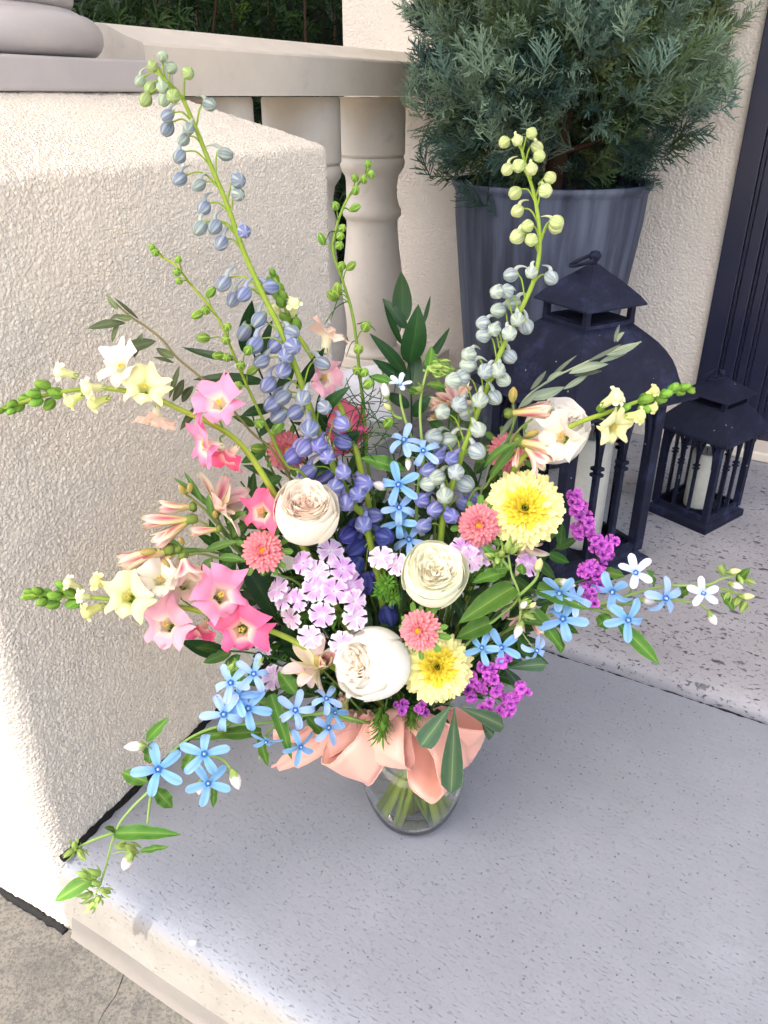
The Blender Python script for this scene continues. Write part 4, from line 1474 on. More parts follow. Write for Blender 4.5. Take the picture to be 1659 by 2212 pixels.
aster("pink aster on the upper edge of the lower yellow chrysanthemum", (906, 1362), .745, 47, tocam((906, 1362), .745) + Vector((-.35, 0, -.12)), 5)

ya, yb, yc, yd = rgb(232, 216, 84), rgb(244, 238, 164), rgb(222, 194, 26), rgb(238, 218, 56)
def mum(label, K, Y, rk, d, seed):
    rings = [(34, .12, -.12, .90, .27, 2, -6, yb, yb, .10), (34, .12, -.08, .87, .27, 7, -3, yb, yb, .10), (34, .12, -.04, .82, .26, 12, 1, yb, yb, .12), (32, .12, 0, .74, .24, 17, 6, ya, yb, .12), (30, .12, .03, .64, .21, 24, 12, ya, yb, .14),
             (28, .12, .05, .53, .17, 32, 20, yc, yd, .18), (26, .11, .07, .43, .14, 42, 32, yc, yd, .18), (22, .09, .08, .33, .12, 54, 48, yc, yd, .2), (17, .07, .08, .24, .09, 70, 68, rgb(212, 200, 40), yd, .2), (12, .04, .07, .19, .07, 82, 84, rgb(160, 170, 40), rgb(222, 208, 60), .2)]
    return ring_flower("chrysanthemum", label, "flower", "pale yellow chrysanthemums", K, Y, rk, d, rings, (.10, .10, rgb(70, 84, 30)), False, seed)
mum("upper pale yellow chrysanthemum in front of the large lantern", (1134, 1098), .84, 86, tocam((1134, 1098), .84) + Vector((.06, 0, .12)), 6)
mum("lower pale yellow chrysanthemum above the ribbon bow", (944, 1440), .775, 78, tocam((944, 1440), .775) + Vector((.10, 0, -.05)), 7)
# ------------------------------------------------------------------ snapdragons
def snap_parts(cl, ct, seed, wide=1.0):
    """open faced snapdragon: tube and five flared lobes; returns meshes at unit size"""
    rs = random.Random(seed)
    deep = cl
    tubeg = lathe([(.0, -.95), (.13, -.94), (.20, -.85), (.22, -.6), (.24, -.35), (.30, -.12), (.36, .02)], 18, colfn=lambda a, t: mixc(ct, cl, max(0, t - .55) * 1.6), rfn=lambda a, t: 1 + .05 * math.cos(5 * a))
    lobes = []
    for j, (L, W, e0, e1, kd) in enumerate(((1.1, 1.55, 76, -4, 'fan2'), (1.1, 1.55, 80, 8, 'fan2'), (.95, 1.3, 58, -40, 'fan2'), (.8, 1.15, 46, -80, 'point'), (.95, 1.3, 58, -30, 'fan2'))):
        L *= rs.uniform(.85, 1.15)
        lobes.append(rpetal(L, W * wide, kd, e0 + rs.uniform(-14, 10), e1 + rs.uniform(-34, 30), -.16 + .2 * rs.random(), .12, .28, -.04, 10, (-1, -.8, -.5, -.2, .2, .5, .8, 1),
                            lambda s, t: mixc(mixc(ct, cl, min(1, t * 2.6)), mixc(cl, (1, 1, 1, 1), .3), .6 * max(0, .55 - abs(s)) * t), wk=1.3, seed=rs.uniform(0, 6)).mesh("lobe", "petal"))
    return tubeg.mesh("tube", "petal"), lobes
SN = {
    'strong': snap_parts(rgb(236, 92, 138), rgb(248, 232, 200), 1),
    'pink': snap_parts(rgb(238, 134, 172), rgb(250, 238, 206), 2),
    'soft': snap_parts(rgb(246, 182, 196), rgb(250, 242, 212), 3),
    'blush': snap_parts(rgb(246, 214, 196), rgb(246, 240, 206), 4),
    'white': snap_parts(rgb(230, 222, 210), rgb(234, 234, 194), 5),
    'cream': snap_parts(rgb(236, 232, 180), rgb(226, 230, 160), 6),
}
SN2 = {k_: snap_parts(*v_, 40 + i_) for i_, (k_, v_) in enumerate({'strong': (rgb(236, 104, 144), rgb(248, 232, 200)), 'pink': (rgb(240, 150, 182), rgb(250, 238, 206)), 'soft': (rgb(244, 176, 190), rgb(250, 242, 212)), 'blush': (rgb(240, 206, 190), rgb(244, 238, 204)), 'white': (rgb(230, 222, 206), rgb(232, 232, 190)), 'cream': (rgb(232, 228, 172), rgb(224, 228, 156))}.items())}
LOBE_A = (38, -38, 108, 180, -108)
stam_me = None
def stamens():
    g = G()
    for i in range(5):
        a = i * 1.26
        b = Vector((math.cos(a) * .05, math.sin(a) * .05, -.35)); e = Vector((math.cos(a) * .10, math.sin(a) * .08 + .05, .12))
        g.join(tube([b, b.lerp(e, .5), e], .014, 4, rgb(238, 232, 170)))
        g.join(lathe([(0, -.05), (.045, -.02), (.045, .03), (0, .05)], 6, rgb(236, 196, 60)), Matrix.Translation(e))
    return g.mesh("stamen", "petal")
stam_me = stamens()
cal_me = None
def calyx():
    g = G()
    for i in range(5):
        g.join(leaf_g(.48, .30, 'ovate', rgb(118, 156, 60), rgb(146, 176, 84), None, .12, .1, nl=6), Matrix.Rotation(i * 1.2566, 4, 'Z') @ Matrix.Translation((0, .06, -1.0)) @ Matrix.Rotation(-.28, 4, 'X'))
    return g.mesh("calyx", "leaf")
cal_me = calyx()
def closed_bud(c, ct):
    """closed snapdragon bud: tube with two folded lips"""
    g = lathe([(0, -.95), (.14, -.94), (.2, -.8), (.22, -.5), (.24, -.25), (.31, -.05), (.36, .1), (.33, .26), (.22, .38), (.0, .42)], 20, colfn=lambda a, t: mixc(ct, c, t), rfn=lambda a, t: 1 + .10 * math.cos(3 * a + .6) * t)
    for k, (ang, z) in enumerate(((.5, .12), (-.5, .14), (3.1, .02), (2.3, .06), (-2.3, .05))):
        g.join(rpetal(.42, .46, 'lobe', 70, -10 - 60 * (k % 2), .2, .05, .26, z - .1, 6, (-1, -.5, 0, .5, 1), lambda s, t: mixc(c, (1, 1, .9, 1), .25 * t)), Matrix.Rotation(ang, 4, 'Z'))
    return g.mesh("bud", "petal")
CB = {'cream': closed_bud(rgb(244, 242, 196), rgb(228, 234, 160)), 'yellow': closed_bud(rgb(240, 238, 160), rgb(220, 230, 140))}
def green_bud():
    g = lathe([(0, -.5), (.2, -.46), (.3, -.2), (.31, .1), (.24, .36), (.1, .5), (0, .52)], 14, rgb(126, 168, 66), rfn=lambda a, t: 1 + .07 * math.cos(4 * a))
    for i in range(4):
        g.join(leaf_g(.75, .42, 'ovate', rgb(102, 148, 52), rgb(150, 184, 90), None, .16, .1, nl=6), Matrix.Rotation(i * 1.57, 4, 'Z') @ Matrix.Translation((0, .2, -.5)) @ Matrix.Rotation(-.1, 4, 'X'))
    return g.mesh("green_bud", "leaf")
GB = green_bud()

def snapdragon(label, stemK, Ys, blooms, cbuds, gbuds, r0=.0018, r1=.0048, into=True):
    root = root_for("snapdragon", label, "flower", "snapdragons")
    n = len(stemK)
    pts = [P(x, y, Ys[0] + (Ys[1] - Ys[0]) * i / (n - 1)) for i, (x, y) in enumerate(stemK)]
    put("stem", stem_mesh(pts + (neck_pts(pts[-1]) if into else []), r0, r1, rgb(140, 168, 62), rgb(172, 190, 72), 8, 6), root)
    dn = catmull(pts, 8); dk_ = catmull([Vector((x, y, 0)) for x, y in stemK], 8)
    def near(K):
        i = min(range(len(dn)), key=lambda q: (dk_[q] - Vector((*K, 0))).length)
        return i
    for (K, colr, rk, add, dY) in blooms:
        rk *= 1.06
        i = near(K)
        pos = P(*K, dn[i].y + dY)
        s = ksize(rk, pos)
        d = ((EYE - pos).normalized() * .62 + Vector(add) + Vector((nrand(-.25, .25), 0, nrand(-.15, .3)))).normalized()
        t_me, lob = random.choice((SN, SN2))[colr]
        M = frame(pos, d, Vector((nrand(-.3, .3), 0, 1)), s)
        fl = put("flower", t_me, root, M)
        for a, m in zip(LOBE_A, lob):
            put("lobe", m, fl, M @ Matrix.Rotation(math.radians(a), 4, 'Z'))
        put("stamen", stam_me, fl, M)
        put("calyx", cal_me, fl, M)
        b = pos - d * s * .95
        put("pedicel", tube(catmull([dn[min(len(dn) - 1, i + 3)], dn[i].lerp(b, .6), b], 4), .0012, 5, rgb(120, 154, 60)).mesh("pedicel", "stem"), fl)
    tipdir = (dn[0] - dn[3]).normalized()
    for (K, colr, rk, dY) in cbuds:
        i = near(K)
        pos = P(*K, dn[i].y + dY)
        s = ksize(rk, pos)
        side = (pos - dn[i]); side = side.normalized() if side.length > 1e-4 else Vector((0, -1, 0))
        td = (dn[max(0, i - 4)] - dn[min(len(dn) - 1, i + 4)]).normalized()
        d = (td * .9 + side * .45 + (EYE - pos).normalized() * .35).normalized()
        b = put("bud", CB[colr], root, frame(pos + d * s * .2, d, Vector((0, 0, 1)), s, nrand(-.5, .5)))
        put("calyx", cal_me, b, frame(pos + d * s * .2, d, Vector((0, 0, 1)), s))
    for (K, rk) in gbuds:
        rk *= 1.4
        i = near(K)
        pos = P(*K, dn[i].y + nrand(-.012, .008))
        s = ksize(rk, pos)
        side = (pos - dn[i]); side = side.normalized() if side.length > 1e-4 else Vector((0, -1, 0))
        td = (dn[max(0, i - 4)] - dn[min(len(dn) - 1, i + 4)]).normalized()
        d = (td + side * .6 + (EYE - pos).normalized() * .2).normalized()
        put("green_bud", GB, root, frame(pos, d, Vector((nrand(-1, 1), 0, 1)), s, nrand(0, 3)))
    return root, dn

snapdragon("upper left snapdragon fading from pink to cream, its green tip touching the frame edge",
    [(-6, 888), (40, 872), (107, 852), (215, 838), (322, 856), (394, 887), (483, 930), (537, 980), (594, 1070), (660, 1190)], (.80, .84),
    [((474, 872), 'pink', 46, (-.15, 0, .35), -.02), ((444, 962), 'pink', 44, (-.75, 0, -.05), -.03), ((494, 985), 'strong', 38, (-.2, 0, -.7), -.015), ((312, 838), 'cream', 42, (-.15, .1, .25), -.02), ((262, 795), 'white', 42, (-.3, .2, .6), .0), ((338, 905), 'blush', 36, (-.2, .1, -.9), -.01), ((566, 1108), 'strong', 38, (-.3, 0, -.1), -.02)],
    [((200, 838), 'cream', 40, -.02), ((140, 806), 'cream', 38, -.01), ((160, 862), 'yellow', 36, -.01), ((212, 868), 'yellow', 38, -.015)],
    [((118, 848), 26), ((92, 832), 24), ((106, 874), 22), ((72, 850), 22), ((78, 868), 22), ((52, 862), 20), ((40, 880), 20), ((26, 872), 17), ((12, 882), 15), ((24, 888), 16), ((0, 888), 13)])
snapdragon("lower left snapdragon with four pink flowers and a cream green tip",
    [(48, 1287), (85, 1285), (125, 1288), (215, 1292), (322, 1305), (394, 1312), (483, 1334), (594, 1366), (690, 1420)], (.76, .81),
    [((478, 1288), 'pink', 50, (.1, 0, .35), -.02), ((360, 1352), 'soft', 46, (-.3, 0, -.15), -.02), ((522, 1362), 'strong', 48, (.05, 0, -.35), -.025), ((436, 1362), 'strong', 34, (-.1, 0, -.8), .0), ((346, 1254), 'white', 40, (-.2, .1, .6), -.01), ((276, 1292), 'cream', 46, (-.35, 0, .0), -.03), ((398, 1262), 'blush', 40, (.1, .2, .3), .02)],
    [((218, 1260), 'yellow', 38, -.01), ((200, 1318), 'yellow', 40, -.01), ((180, 1288), 'cream', 28, -.02), ((156, 1262), 'cream', 32, .0)],
    [((146, 1277), 26), ((158, 1303), 26), ((118, 1287), 24), ((96, 1282), 24), ((114, 1305), 22), ((90, 1300), 20), ((70, 1287), 20), ((62, 1279), 16), ((54, 1290), 14), ((132, 1264), 20), ((80, 1276), 18)])
snapdragon("right snapdragon with pale yellow buds pointing at the small lantern",
    [(1500, 840), (1465, 838), (1388, 864), (1312, 891), (1240, 918), (1180, 960), (1090, 1060)], (.90, .88),
    [((1325, 925), 'cream', 36, (.5, 0, -.3), -.015), ((1214, 946), 'blush', 46, (-.1, 0, .1), -.05)],
    [((1322, 862), 'cream', 42, -.015), ((1372, 898), 'yellow', 36, -.02), ((1405, 880), 'yellow', 26, -.01), ((1408, 846), 'yellow', 26, -.01)],
    [((1396, 862), 26), ((1425, 862), 22), ((1440, 850), 20), ((1455, 838), 20), ((1470, 846), 18), ((1480, 835), 17), ((1492, 843), 15), ((1350, 880), 20), ((1392, 884), 20), ((1300, 880), 18)])
snapdragon("back snapdragon with green white buds and blush flower beside the tallest delphinium",
    [(586, 584), (598, 612), (610, 640), (629, 698), (672, 769), (708, 826), (737, 884), (760, 950), (790, 1060)], (.95, .89),
    [((708, 724), 'blush', 40, (.1, .8, .9), .0), ((700, 818), 'soft', 38, (.2, .2, .1), -.01), ((735, 918), 'strong', 42, (.1, .2, .5), .01), ((745, 955), 'strong', 34, (.3, .1, -.4), .02)],
    [((634, 664), 'cream', 36, -.01), ((600, 674), 'cream', 32, .0), ((655, 640), 'cream', 0.01, 0)][:2],
    [((588, 588), 14), ((594, 602), 18), ((584, 606), 16), ((604, 622), 20), ((596, 636), 20), ((612, 640), 20), ((618, 688), 24), ((640, 700), 22), ((606, 652), 20)])

# ------------------------------------------------------------------ blue star flowers
skyb = rgb(128, 180, 226); skyd = rgb(92, 150, 208); pale_b = rgb(178, 208, 236)
star_ss = (-1, -.5, -.08, .08, .5, 1)
STAR = [rpetal(1.12, .43, 'strap', 14 + a, -18 + b, c, .10, .05, 0, 9, star_ss, lambda s, t: mixc(mixc(skyb, pale_b, .35 * t), skyd, .55 * max(0, .35 - t) * 2 + (.25 if abs(s) < .1 else 0)), seed=a).mesh("petal", "petal") for a, b, c in ((0, 0, .06), (8, -14, -.06), (-4, 16, .10), (4, -30, .05), (16, -60, .08), (-6, 34, -.08))]
STAR_B = [rpetal(1.05, .40, 'strap', 18 + a, -24 + b, c, .14, .05, 0, 9, star_ss, lambda s, t: mixc(mixc(rgb(140, 184, 232), rgb(192, 206, 240), .6 * t), rgb(96, 146, 210), .5 * max(0, .35 - t) * 2), seed=a).mesh("petal", "petal") for a, b, c in ((0, 0, .08), (14, -40, -.08), (-6, 30, .12), (8, -70, .06))]
LSTAR = [rpetal(1.08, .44, 'strap', 24 + a, 20 + b, .12, .04, .05, 0, 9, star_ss, lambda s, t: mixc(rgb(190, 206, 244), rgb(226, 232, 250), t), seed=a).mesh("petal", "petal") for a, b in ((20, 0), (28, -14), (14, 10))]
def corona():
    g = lathe([(.0, -.25), (.06, -.2), (.10, -.02), (.13, .06), (.16, .12), (.14, .14), (.11, .08), (.07, .05), (0, .05)], 15, rgb(70, 128, 196), rfn=lambda a, t: 1 + .16 * math.cos(5 * a))
    g.join(lathe([(.07, .05), (.06, .15), (.035, .19), (0, .19)], 8, rgb(196, 214, 226)))
    g.join(lathe([(.13, -.34), (.14, -.2), (.10, -.1), (0.05, -.02)], 8, rgb(120, 156, 86)))
    return g.mesh("flower", "petal")
COR = corona()
def star(root, pos, d, rk, light=False, closed=False, attach=None):
    s = ksize(rk, pos) * nrand(.84, 1.06)
    M = frame(pos, d, Vector((nrand(-1, 1), nrand(-.3, .3), 1)), s)
    f = put("flower", COR, root, M)
    set_ = LSTAR if light else random.choice((STAR, STAR, STAR_B))
    for i in range(5):
        put("petal", set_[random.randrange(len(set_))], f, M @ Matrix.Rotation(i * 2 * PI / 5 + nrand(-.13, .13), 4, 'Z') @ Matrix.Rotation(nrand(-.2, .2), 4, 'X') @ Matrix.Rotation(nrand(-.3, .3), 4, 'Y'))
    if attach is not None:
        b = pos - d * s * .3
        put("pedicel", tube(catmull([attach, attach.lerp(b, .5) - d * s * .3, b], 4), .0008, 5, rgb(140, 166, 100)).mesh("pedicel", "stem"), f)
    return f
def white_bud(c1, c2):
    return lathe([(0, -.5), (.13, -.46), (.19, -.3), (.25, -.05), (.24, .2), (.15, .42), (.03, .6), (0, .61)], 15, colfn=lambda a, t: mixc(c2 if t < .32 else c1, rgb(236, 214, 220), .45 * max(0, math.sin(5 * a + t * 3)) * (t > .3)), rfn=lambda a, t: 1 + .06 * math.cos(5 * a + t * 3)).mesh("bud", "petal")
WB = white_bud(rgb(246, 240, 236), rgb(156, 176, 104)); WBY = white_bud(rgb(226, 228, 150), rgb(140, 170, 76))
def hairy_bud():
    g = lathe([(0, -.5), (.16, -.45), (.22, -.2), (.2, .1), (.1, .4), (0, .55)], 10, rgb(160, 184, 98))
    for i in range(5):
        g.join(leaf_g(.95, .2, 'lance', rgb(150, 178, 92), rgb(178, 198, 124), None, .15, .1, nl=5), Matrix.Rotation(i * 1.2566, 4, 'Z') @ Matrix.Translation((0, .16, -.45)) @ Matrix.Rotation(-.22, 4, 'X'))
    return g.mesh("green_bud", "leaf")
HB = hairy_bud()
tw_c, tw_r, tw_e = rgb(72, 114, 42), rgb(140, 170, 82), rgb(142, 174, 80)

def tweedia(label, stems, flowers, buds, hbuds, leaves, into=True, facing=None):
    """stems: list of (K points, Y0, Y1); first one is the main stem and runs to the vase (its last point is nearest the vase)"""
    root = root_for("blue_star_flower", label, "flower", "sky blue star flower stems")
    ref = []
    for si, (ks, Y0, Y1) in enumerate(stems):
        n = len(ks)
        pts = [P(x, y, Y0 + (Y1 - Y0) * i / max(1, n - 1)) for i, (x, y) in enumerate(ks)]
        path = pts + (neck_pts(pts[-1], deep=False) if si == 0 else [])
        put("stem", stem_mesh(path, .0013, .0022, rgb(154, 182, 100), rgb(120, 152, 74), 7, 6), root)
        dn = catmull(pts, 6); dk_ = catmull([Vector((x, y, 0)) for x, y in ks], 6)
        ref += list(zip(dk_, dn))
    def near(K):
        return min(ref, key=lambda q: (q[0] - Vector((*K, 0))).length)[1]
    for it in flowers:
        K, rk, add = it[:3]
        light = len(it) > 3 and it[3]
        a = near(K)
        pos = P(*K, a.y - .018)
        d = ((EYE - pos).normalized() + Vector(add)).normalized()
        star(root, pos, d, rk, light, attach=a)
    for K, rk, dirk, yel in buds:
        a = near(K)
        pos = P(*K, a.y - .008)
        s = ksize(rk, pos)
        e = P(K[0] + dirk[0], K[1] + dirk[1], a.y - .012)
        d = (e - pos).normalized()
        b = put("bud", WBY if yel else WB, root, frame(pos, d, Vector((0, 0, 1)), s, nrand(0, 3)))
        put("calyx", HB, b, frame(pos - d * s * .28, d, Vector((0, 0, 1)), s * .52))
        bb = pos - d * s * .5
        put("pedicel", tube(catmull([a, a.lerp(bb, .6) - d * s * .15, bb], 4), .0008, 5, rgb(146, 172, 100)).mesh("pedicel", "stem"), b)
    for K, rk in hbuds:
        rk *= 1.35
        a = near(K)
        pos = P(*K, a.y + nrand(-.01, .008))
        s = ksize(rk, pos)
        d = (pos - a)
        d = (d.normalized() + Vector((nrand(-.5, .5), nrand(-.6, .2), nrand(-.3, .5))) * .6).normalized()
        put("green_bud", HB, root, frame(pos, d, Vector((0, 0, 1)), s, nrand(0, 3)))
    for (b, e, W, dY, wv) in leaves:
        a = near(b)
        pb = P(*b, a.y); pe = P(*e, a.y + dY)
        leaf_at(root, pb, pe, ksize(W, pb), 'lance' if W < 40 else 'heart', tw_c, tw_r, tw_e, arch=.06, fold=.22, wave=wv, wk=2.6)
    return root

tweedia("sky blue star flower stem trailing down to the left over the step edge",
    [([(204, 1935), (222, 1895), (250, 1795), (285, 1745), (324, 1705), (345, 1660), (394, 1605), (470, 1570), (580, 1560), (700, 1540), (790, 1560)], .66, .78), ([(161, 1834), (200, 1815), (247, 1798)], .665, .68), ([(318, 1780), (324, 1730), (330, 1700)], .68, .69), ([(506, 1672), (480, 1640), (430, 1625), (394, 1605)], .70, .71)],
    [((342, 1662), 52, (-.05, 0, .0)), ((441, 1629), 52, (.05, 0, .1)), ((449, 1692), 46, (.1, 0, -.15))],
    [((294, 1612), 42, (-40, 3), False), ((508, 1682), 46, (10, 30), False), ((276, 1860), 46, (-18, 38), False), ((432, 1700), 34, (-4, 30), False)],
    [((161, 1826), 22), ((150, 1842), 22), ((176, 1846), 22), ((190, 1890), 24), ((205, 1885), 24), ((178, 1888), 20), ((186, 1935), 26), ((210, 1945), 26), ((196, 1958), 24), ((228, 1925), 22), ((285, 1835), 28), ((262, 1826), 22), ((208, 1908), 22)],
    [((315, 1602), (367, 1548), 24, -.01, .16), ((247, 1800), (392, 1804), 48, .01, .10), ((215, 1890), (118, 1948), 36, -.02, .06), ((565, 1582), (398, 1600), 46, -.02, .12), ((300, 1840), (366, 1830), 16, .0, .25), ((330, 1700), (372, 1745), 34, .0, .25), ((320, 1690), (262, 1668), 34, .01, .15), ((322, 1650), (330, 1600), 30, .01, .2), ((420, 1620), (396, 1665), 26, .0, .2), ((462, 1690), (460, 1745), 16, -.01, .3), ((250, 1795), (224, 1788), 14, -.01, .1)])
star_open = None
tweedia("dense cluster of sky blue star flowers left of the ribbon bow",
    [([(495, 1470), (530, 1500), (600, 1530), (690, 1540), (780, 1560)], .745, .79), ([(560, 1640), (580, 1580), (640, 1540)], .75, .77), ([(480, 1545), (540, 1530), (600, 1530)], .74, .76)],
    [((548, 1456), 50, (.0, 0, .1)), ((499, 1475), 48, (-.15, 0, .1)), ((484, 1543), 46, (-.2, 0, .0)), ((536, 1530), 48, (.0, 0, -.1)), ((638, 1534), 50, (.05, 0, .0)), ((708, 1572), 42, (.8, -.1, .1)), ((648, 1612), 40, (.5, 0, -.6)), ((704, 1510), 40, (.4, .2, .5)), ((575, 1600), 34, (-.2, 0, -.9)), ((722, 1540), 36, (.7, .2, .1)), ((512, 1505), 40, (-.3, 0, .3))],
    [((754, 1500), 30, (10, -20), False)],
    [((500, 1440), 20), ((560, 1430), 18)],
    [((585, 1500), (630, 1640), 42, -.02, .12), ((560, 1580), (580, 1655), 22, -.01, .2), ((520, 1480), (506, 1420), 30, .02, .15), ((600, 1540), (560, 1510), 32, .02, .15), ((660, 1545), (700, 1590), 30, .0, .15), ((640, 1500), (600, 1450), 36, .02, .1), ((500, 1560), (470, 1585), 24, .0, .2)])
tweedia("long sky blue star flower stem reaching right across the porch floor",
    [([(1600, 1240), (1560, 1250), (1522, 1264), (1438, 1266), (1360, 1285), (1270, 1312), (1180, 1330), (1080, 1370), (960, 1450)], .88, .82), ([(1535, 1322), (1510, 1305), (1487, 1300), (1430, 1296), (1340, 1306), (1270, 1312)], .87, .85), ([(1612, 1288), (1570, 1275), (1522, 1264)], .88, .875), ([(1356, 1330), (1320, 1325), (1270, 1312)], .84, .85), ([(1373, 1240), (1365, 1270), (1360, 1285)], .86, .862)],
    [((1373, 1238), 46, (.0, -.1, .5), True), ((1324, 1276), 46, (-.2, -.1, -.7)), ((1436, 1291), 44, (.6, 0, -.3)), ((1520, 1282), 38, (-.2, -.1, .4), True), ((1356, 1337), 44, (.3, 0, -.5)), ((1216, 1338), 46, (-.1, -.1, .5)), ((1209, 1278), 46, (-.1, 0, -.8)), ((1244, 1292), 40, (.3, 0, .1))],
    [((1325, 1315), 34, (30, 0), False), ((1397, 1298), 30, (24, 4), False), ((1538, 1334), 34, (14, 26), False), ((1588, 1264), 30, (26, 10), False), ((1584, 1234), 26, (26, -3), True), ((1612, 1288), 28, (28, 0), True), ((1218, 1260), 42, (36, 8), False)],
    [((1560, 1232), 22), ((1600, 1250), 20), ((1605, 1310), 22), ((1590, 1300), 20), ((1570, 1290), 20), ((1620, 1256), 18)],
    [((1590, 1256), (1621, 1226), 20, -.01, .15), ((1556, 1280), (1585, 1320), 24, -.01, .1), ((1330, 1342), (1424, 1436), 34, -.03, .14), ((1350, 1245), (1290, 1235), 26, .01, .15), ((1395, 1232), (1412, 1272), 30, .02, .15), ((1320, 1330), (1292, 1352), 36, .01, .2), ((1490, 1270), (1462, 1290), 26, .01, .2), ((1160, 1270), (1270, 1318), 62, -.02, .06), ((1152, 1318), (1216, 1404), 44, -.02, .12), ((1206, 1380), (1212, 1412), 22, -.02, .1)])
tweedia("bright green star flower stem with heart shaped leaf at the right of the greenish rose",
    [([(1098, 1200), (1105, 1240), (1120, 1290), (1080, 1330), (1020, 1380), (940, 1470)], .80, .80), ([(1163, 1215), (1158, 1250), (1118, 1290)], .80, .80), ([(1121, 1350), (1125, 1310), (1120, 1290)], .79, .80), ([(1070, 1200), (1090, 1215), (1100, 1230)], .80, .80), ([(1083, 1398), (1060, 1400), (1020, 1400)], .80, .80)],
    [((1083, 1399), 46, (.0, -.1, .3)), ((1158, 1404), 42, (.5, 0, -.4)), ((1042, 1400), 38, (-.5, 0, .4))],
    [((1163, 1222), 36, (8, -24), True), ((1121, 1360), 36, (-6, 14), False), ((1130, 1308), 26, (10, -10), False), ((1150, 1308), 22, (12, -10), True)],
    [((1098, 1180), 30), ((1084, 1195), 26), ((1112, 1186), 26), ((1075, 1210), 24), ((1060, 1200), 22), ((1142, 1330), 22), ((1136, 1302), 20)],
    [((1110, 1268), (990, 1348), 74, -.04, .04), ((1095, 1235), (1020, 1260), 32, -.02, .12), ((1092, 1220), (1056, 1190), 26, .0, .12), ((1080, 1215), (1040, 1180), 24, .01, .12), ((1128, 1240), (1128, 1216), 26, .0, .1), ((1060, 1345), (985, 1380), 60, .0, .05), ((1100, 1226), (1060, 1232), 28, .0, .15)])
tweedia("hairy star flower stem with white opening flower in front of the dark ruscus",
    [([(932, 770), (918, 815), (908, 870), (909, 930), (915, 1000), (900, 1100)], .90, .87), ([(864, 848), (868, 880), (885, 935), (905, 975)], .90, .88), ([(836, 855), (850, 895), (870, 905)], .90, .895)],
    [((864, 832), 26, (.1, .3, 1.3), True), ((914, 974), 44, (.1, 0, .2)), ((873, 952), 40, (-.2, .1, .9)), ((861, 1046), 42, (-.1, 0, -.1)), ((862, 1098), 38, (.1, 0, .7)), ((884, 1166), 40, (-.2, 0, .3)), ((862, 1128), 36, (-.3, .1, .1))],
    [((833, 846), 38, (-4, -20), False), ((838, 880), 26, (-10, -10), True), ((882, 1000), 28, (0, 10), False), ((822, 1050), 38, (-10, -4), False)],
    [((944, 790), 26), ((956, 785), 24), ((934, 798), 24), ((962, 800), 22), ((948, 808), 22), ((926, 800), 22), ((905, 840), 22), ((938, 776), 22)],
    [((926, 800), (932, 748), 24, .0, .05), ((930, 808), (985, 796), 22, -.01, .1), ((848, 828), (796, 814), 24, .01, .06), ((920, 830), (965, 838), 20, -.01, .1), ((878, 1018), (778, 990), 34, .0, .1), ((862, 1150), (905, 1120), 34, .0, .1), ((905, 850), (880, 845), 20, 0, .1)])

# ------------------------------------------------------------------ sweet williams
swa, swb, swp = rgb(236, 214, 240), rgb(214, 160, 222), rgb(206, 120, 190)
sw_ss = tuple(x / 6 for x in range(-6, 7))
def sw_col(c_edge, c_mid, c_eye):
    def fn(s, t):
        c = mixc(c_eye, c_mid, min(1, t * 2.2))
        c = mixc(c, c_edge, max(0, (t - .55) / .45) ** 1.2)
        if .2 < t < .72 and abs(abs(s) - .33) < .2: c = mixc(c, swp, .3)
        return c
    return fn
SW = [[rpetal(1.0, 1.08, 'fan', 22 + j * 6, -6 - j * 8, .05, .03, .04, 0, 7, sw_ss, sw_col(*cs), serr=.055, seed=j).mesh("petal", "petal") for j in range(3)] for cs in ((rgb(236, 216, 240), rgb(214, 166, 224), rgb(238, 222, 242)), (rgb(240, 230, 242), rgb(228, 198, 230), rgb(238, 228, 240)), (rgb(240, 230, 240), rgb(236, 218, 234), rgb(212, 160, 200)))]
def sw_center():
    g = lathe([(0, -.9), (.09, -.85), (.11, -.4), (.10, -.05), (.05, .02), (0, .03)], 8, rgb(138, 164, 90))
    for i in range(3):
        a = i * 2.1
        g.join(tube([Vector((0, 0, 0)), Vector((math.cos(a) * .1, math.sin(a) * .1, .16)), Vector((math.cos(a) * .24, math.sin(a) * .24, .22))], .018, 4, rgb(240, 236, 240)))
    return g.mesh("floret", "petal")
SWC = sw_center()
def tuft_mesh():
    g = G()
    rs = random.Random(2)
    for i in range(40):
        a = i * 2.4; z = -.5 + 1.0 * (i / 40)
        d = Vector((math.cos(a), math.sin(a), rs.uniform(.3, 1.6)))
        g.join(leaf_g(rs.uniform(.45, .75), .10, 'lance', rgb(86, 138, 46), rgb(126, 168, 72), None, .12, .1, nl=4), frame(Vector((math.cos(a) * .12, math.sin(a) * .12, z)), d, Vector((0, 0, 1))))
    g.join(lathe([(0, -.6), (.14, -.5), (.18, 0), (.12, .45), (0, .55)], 10, rgb(96, 140, 54)))
    return g.mesh("bract_tuft", "leaf")
TUFT = tuft_mesh()
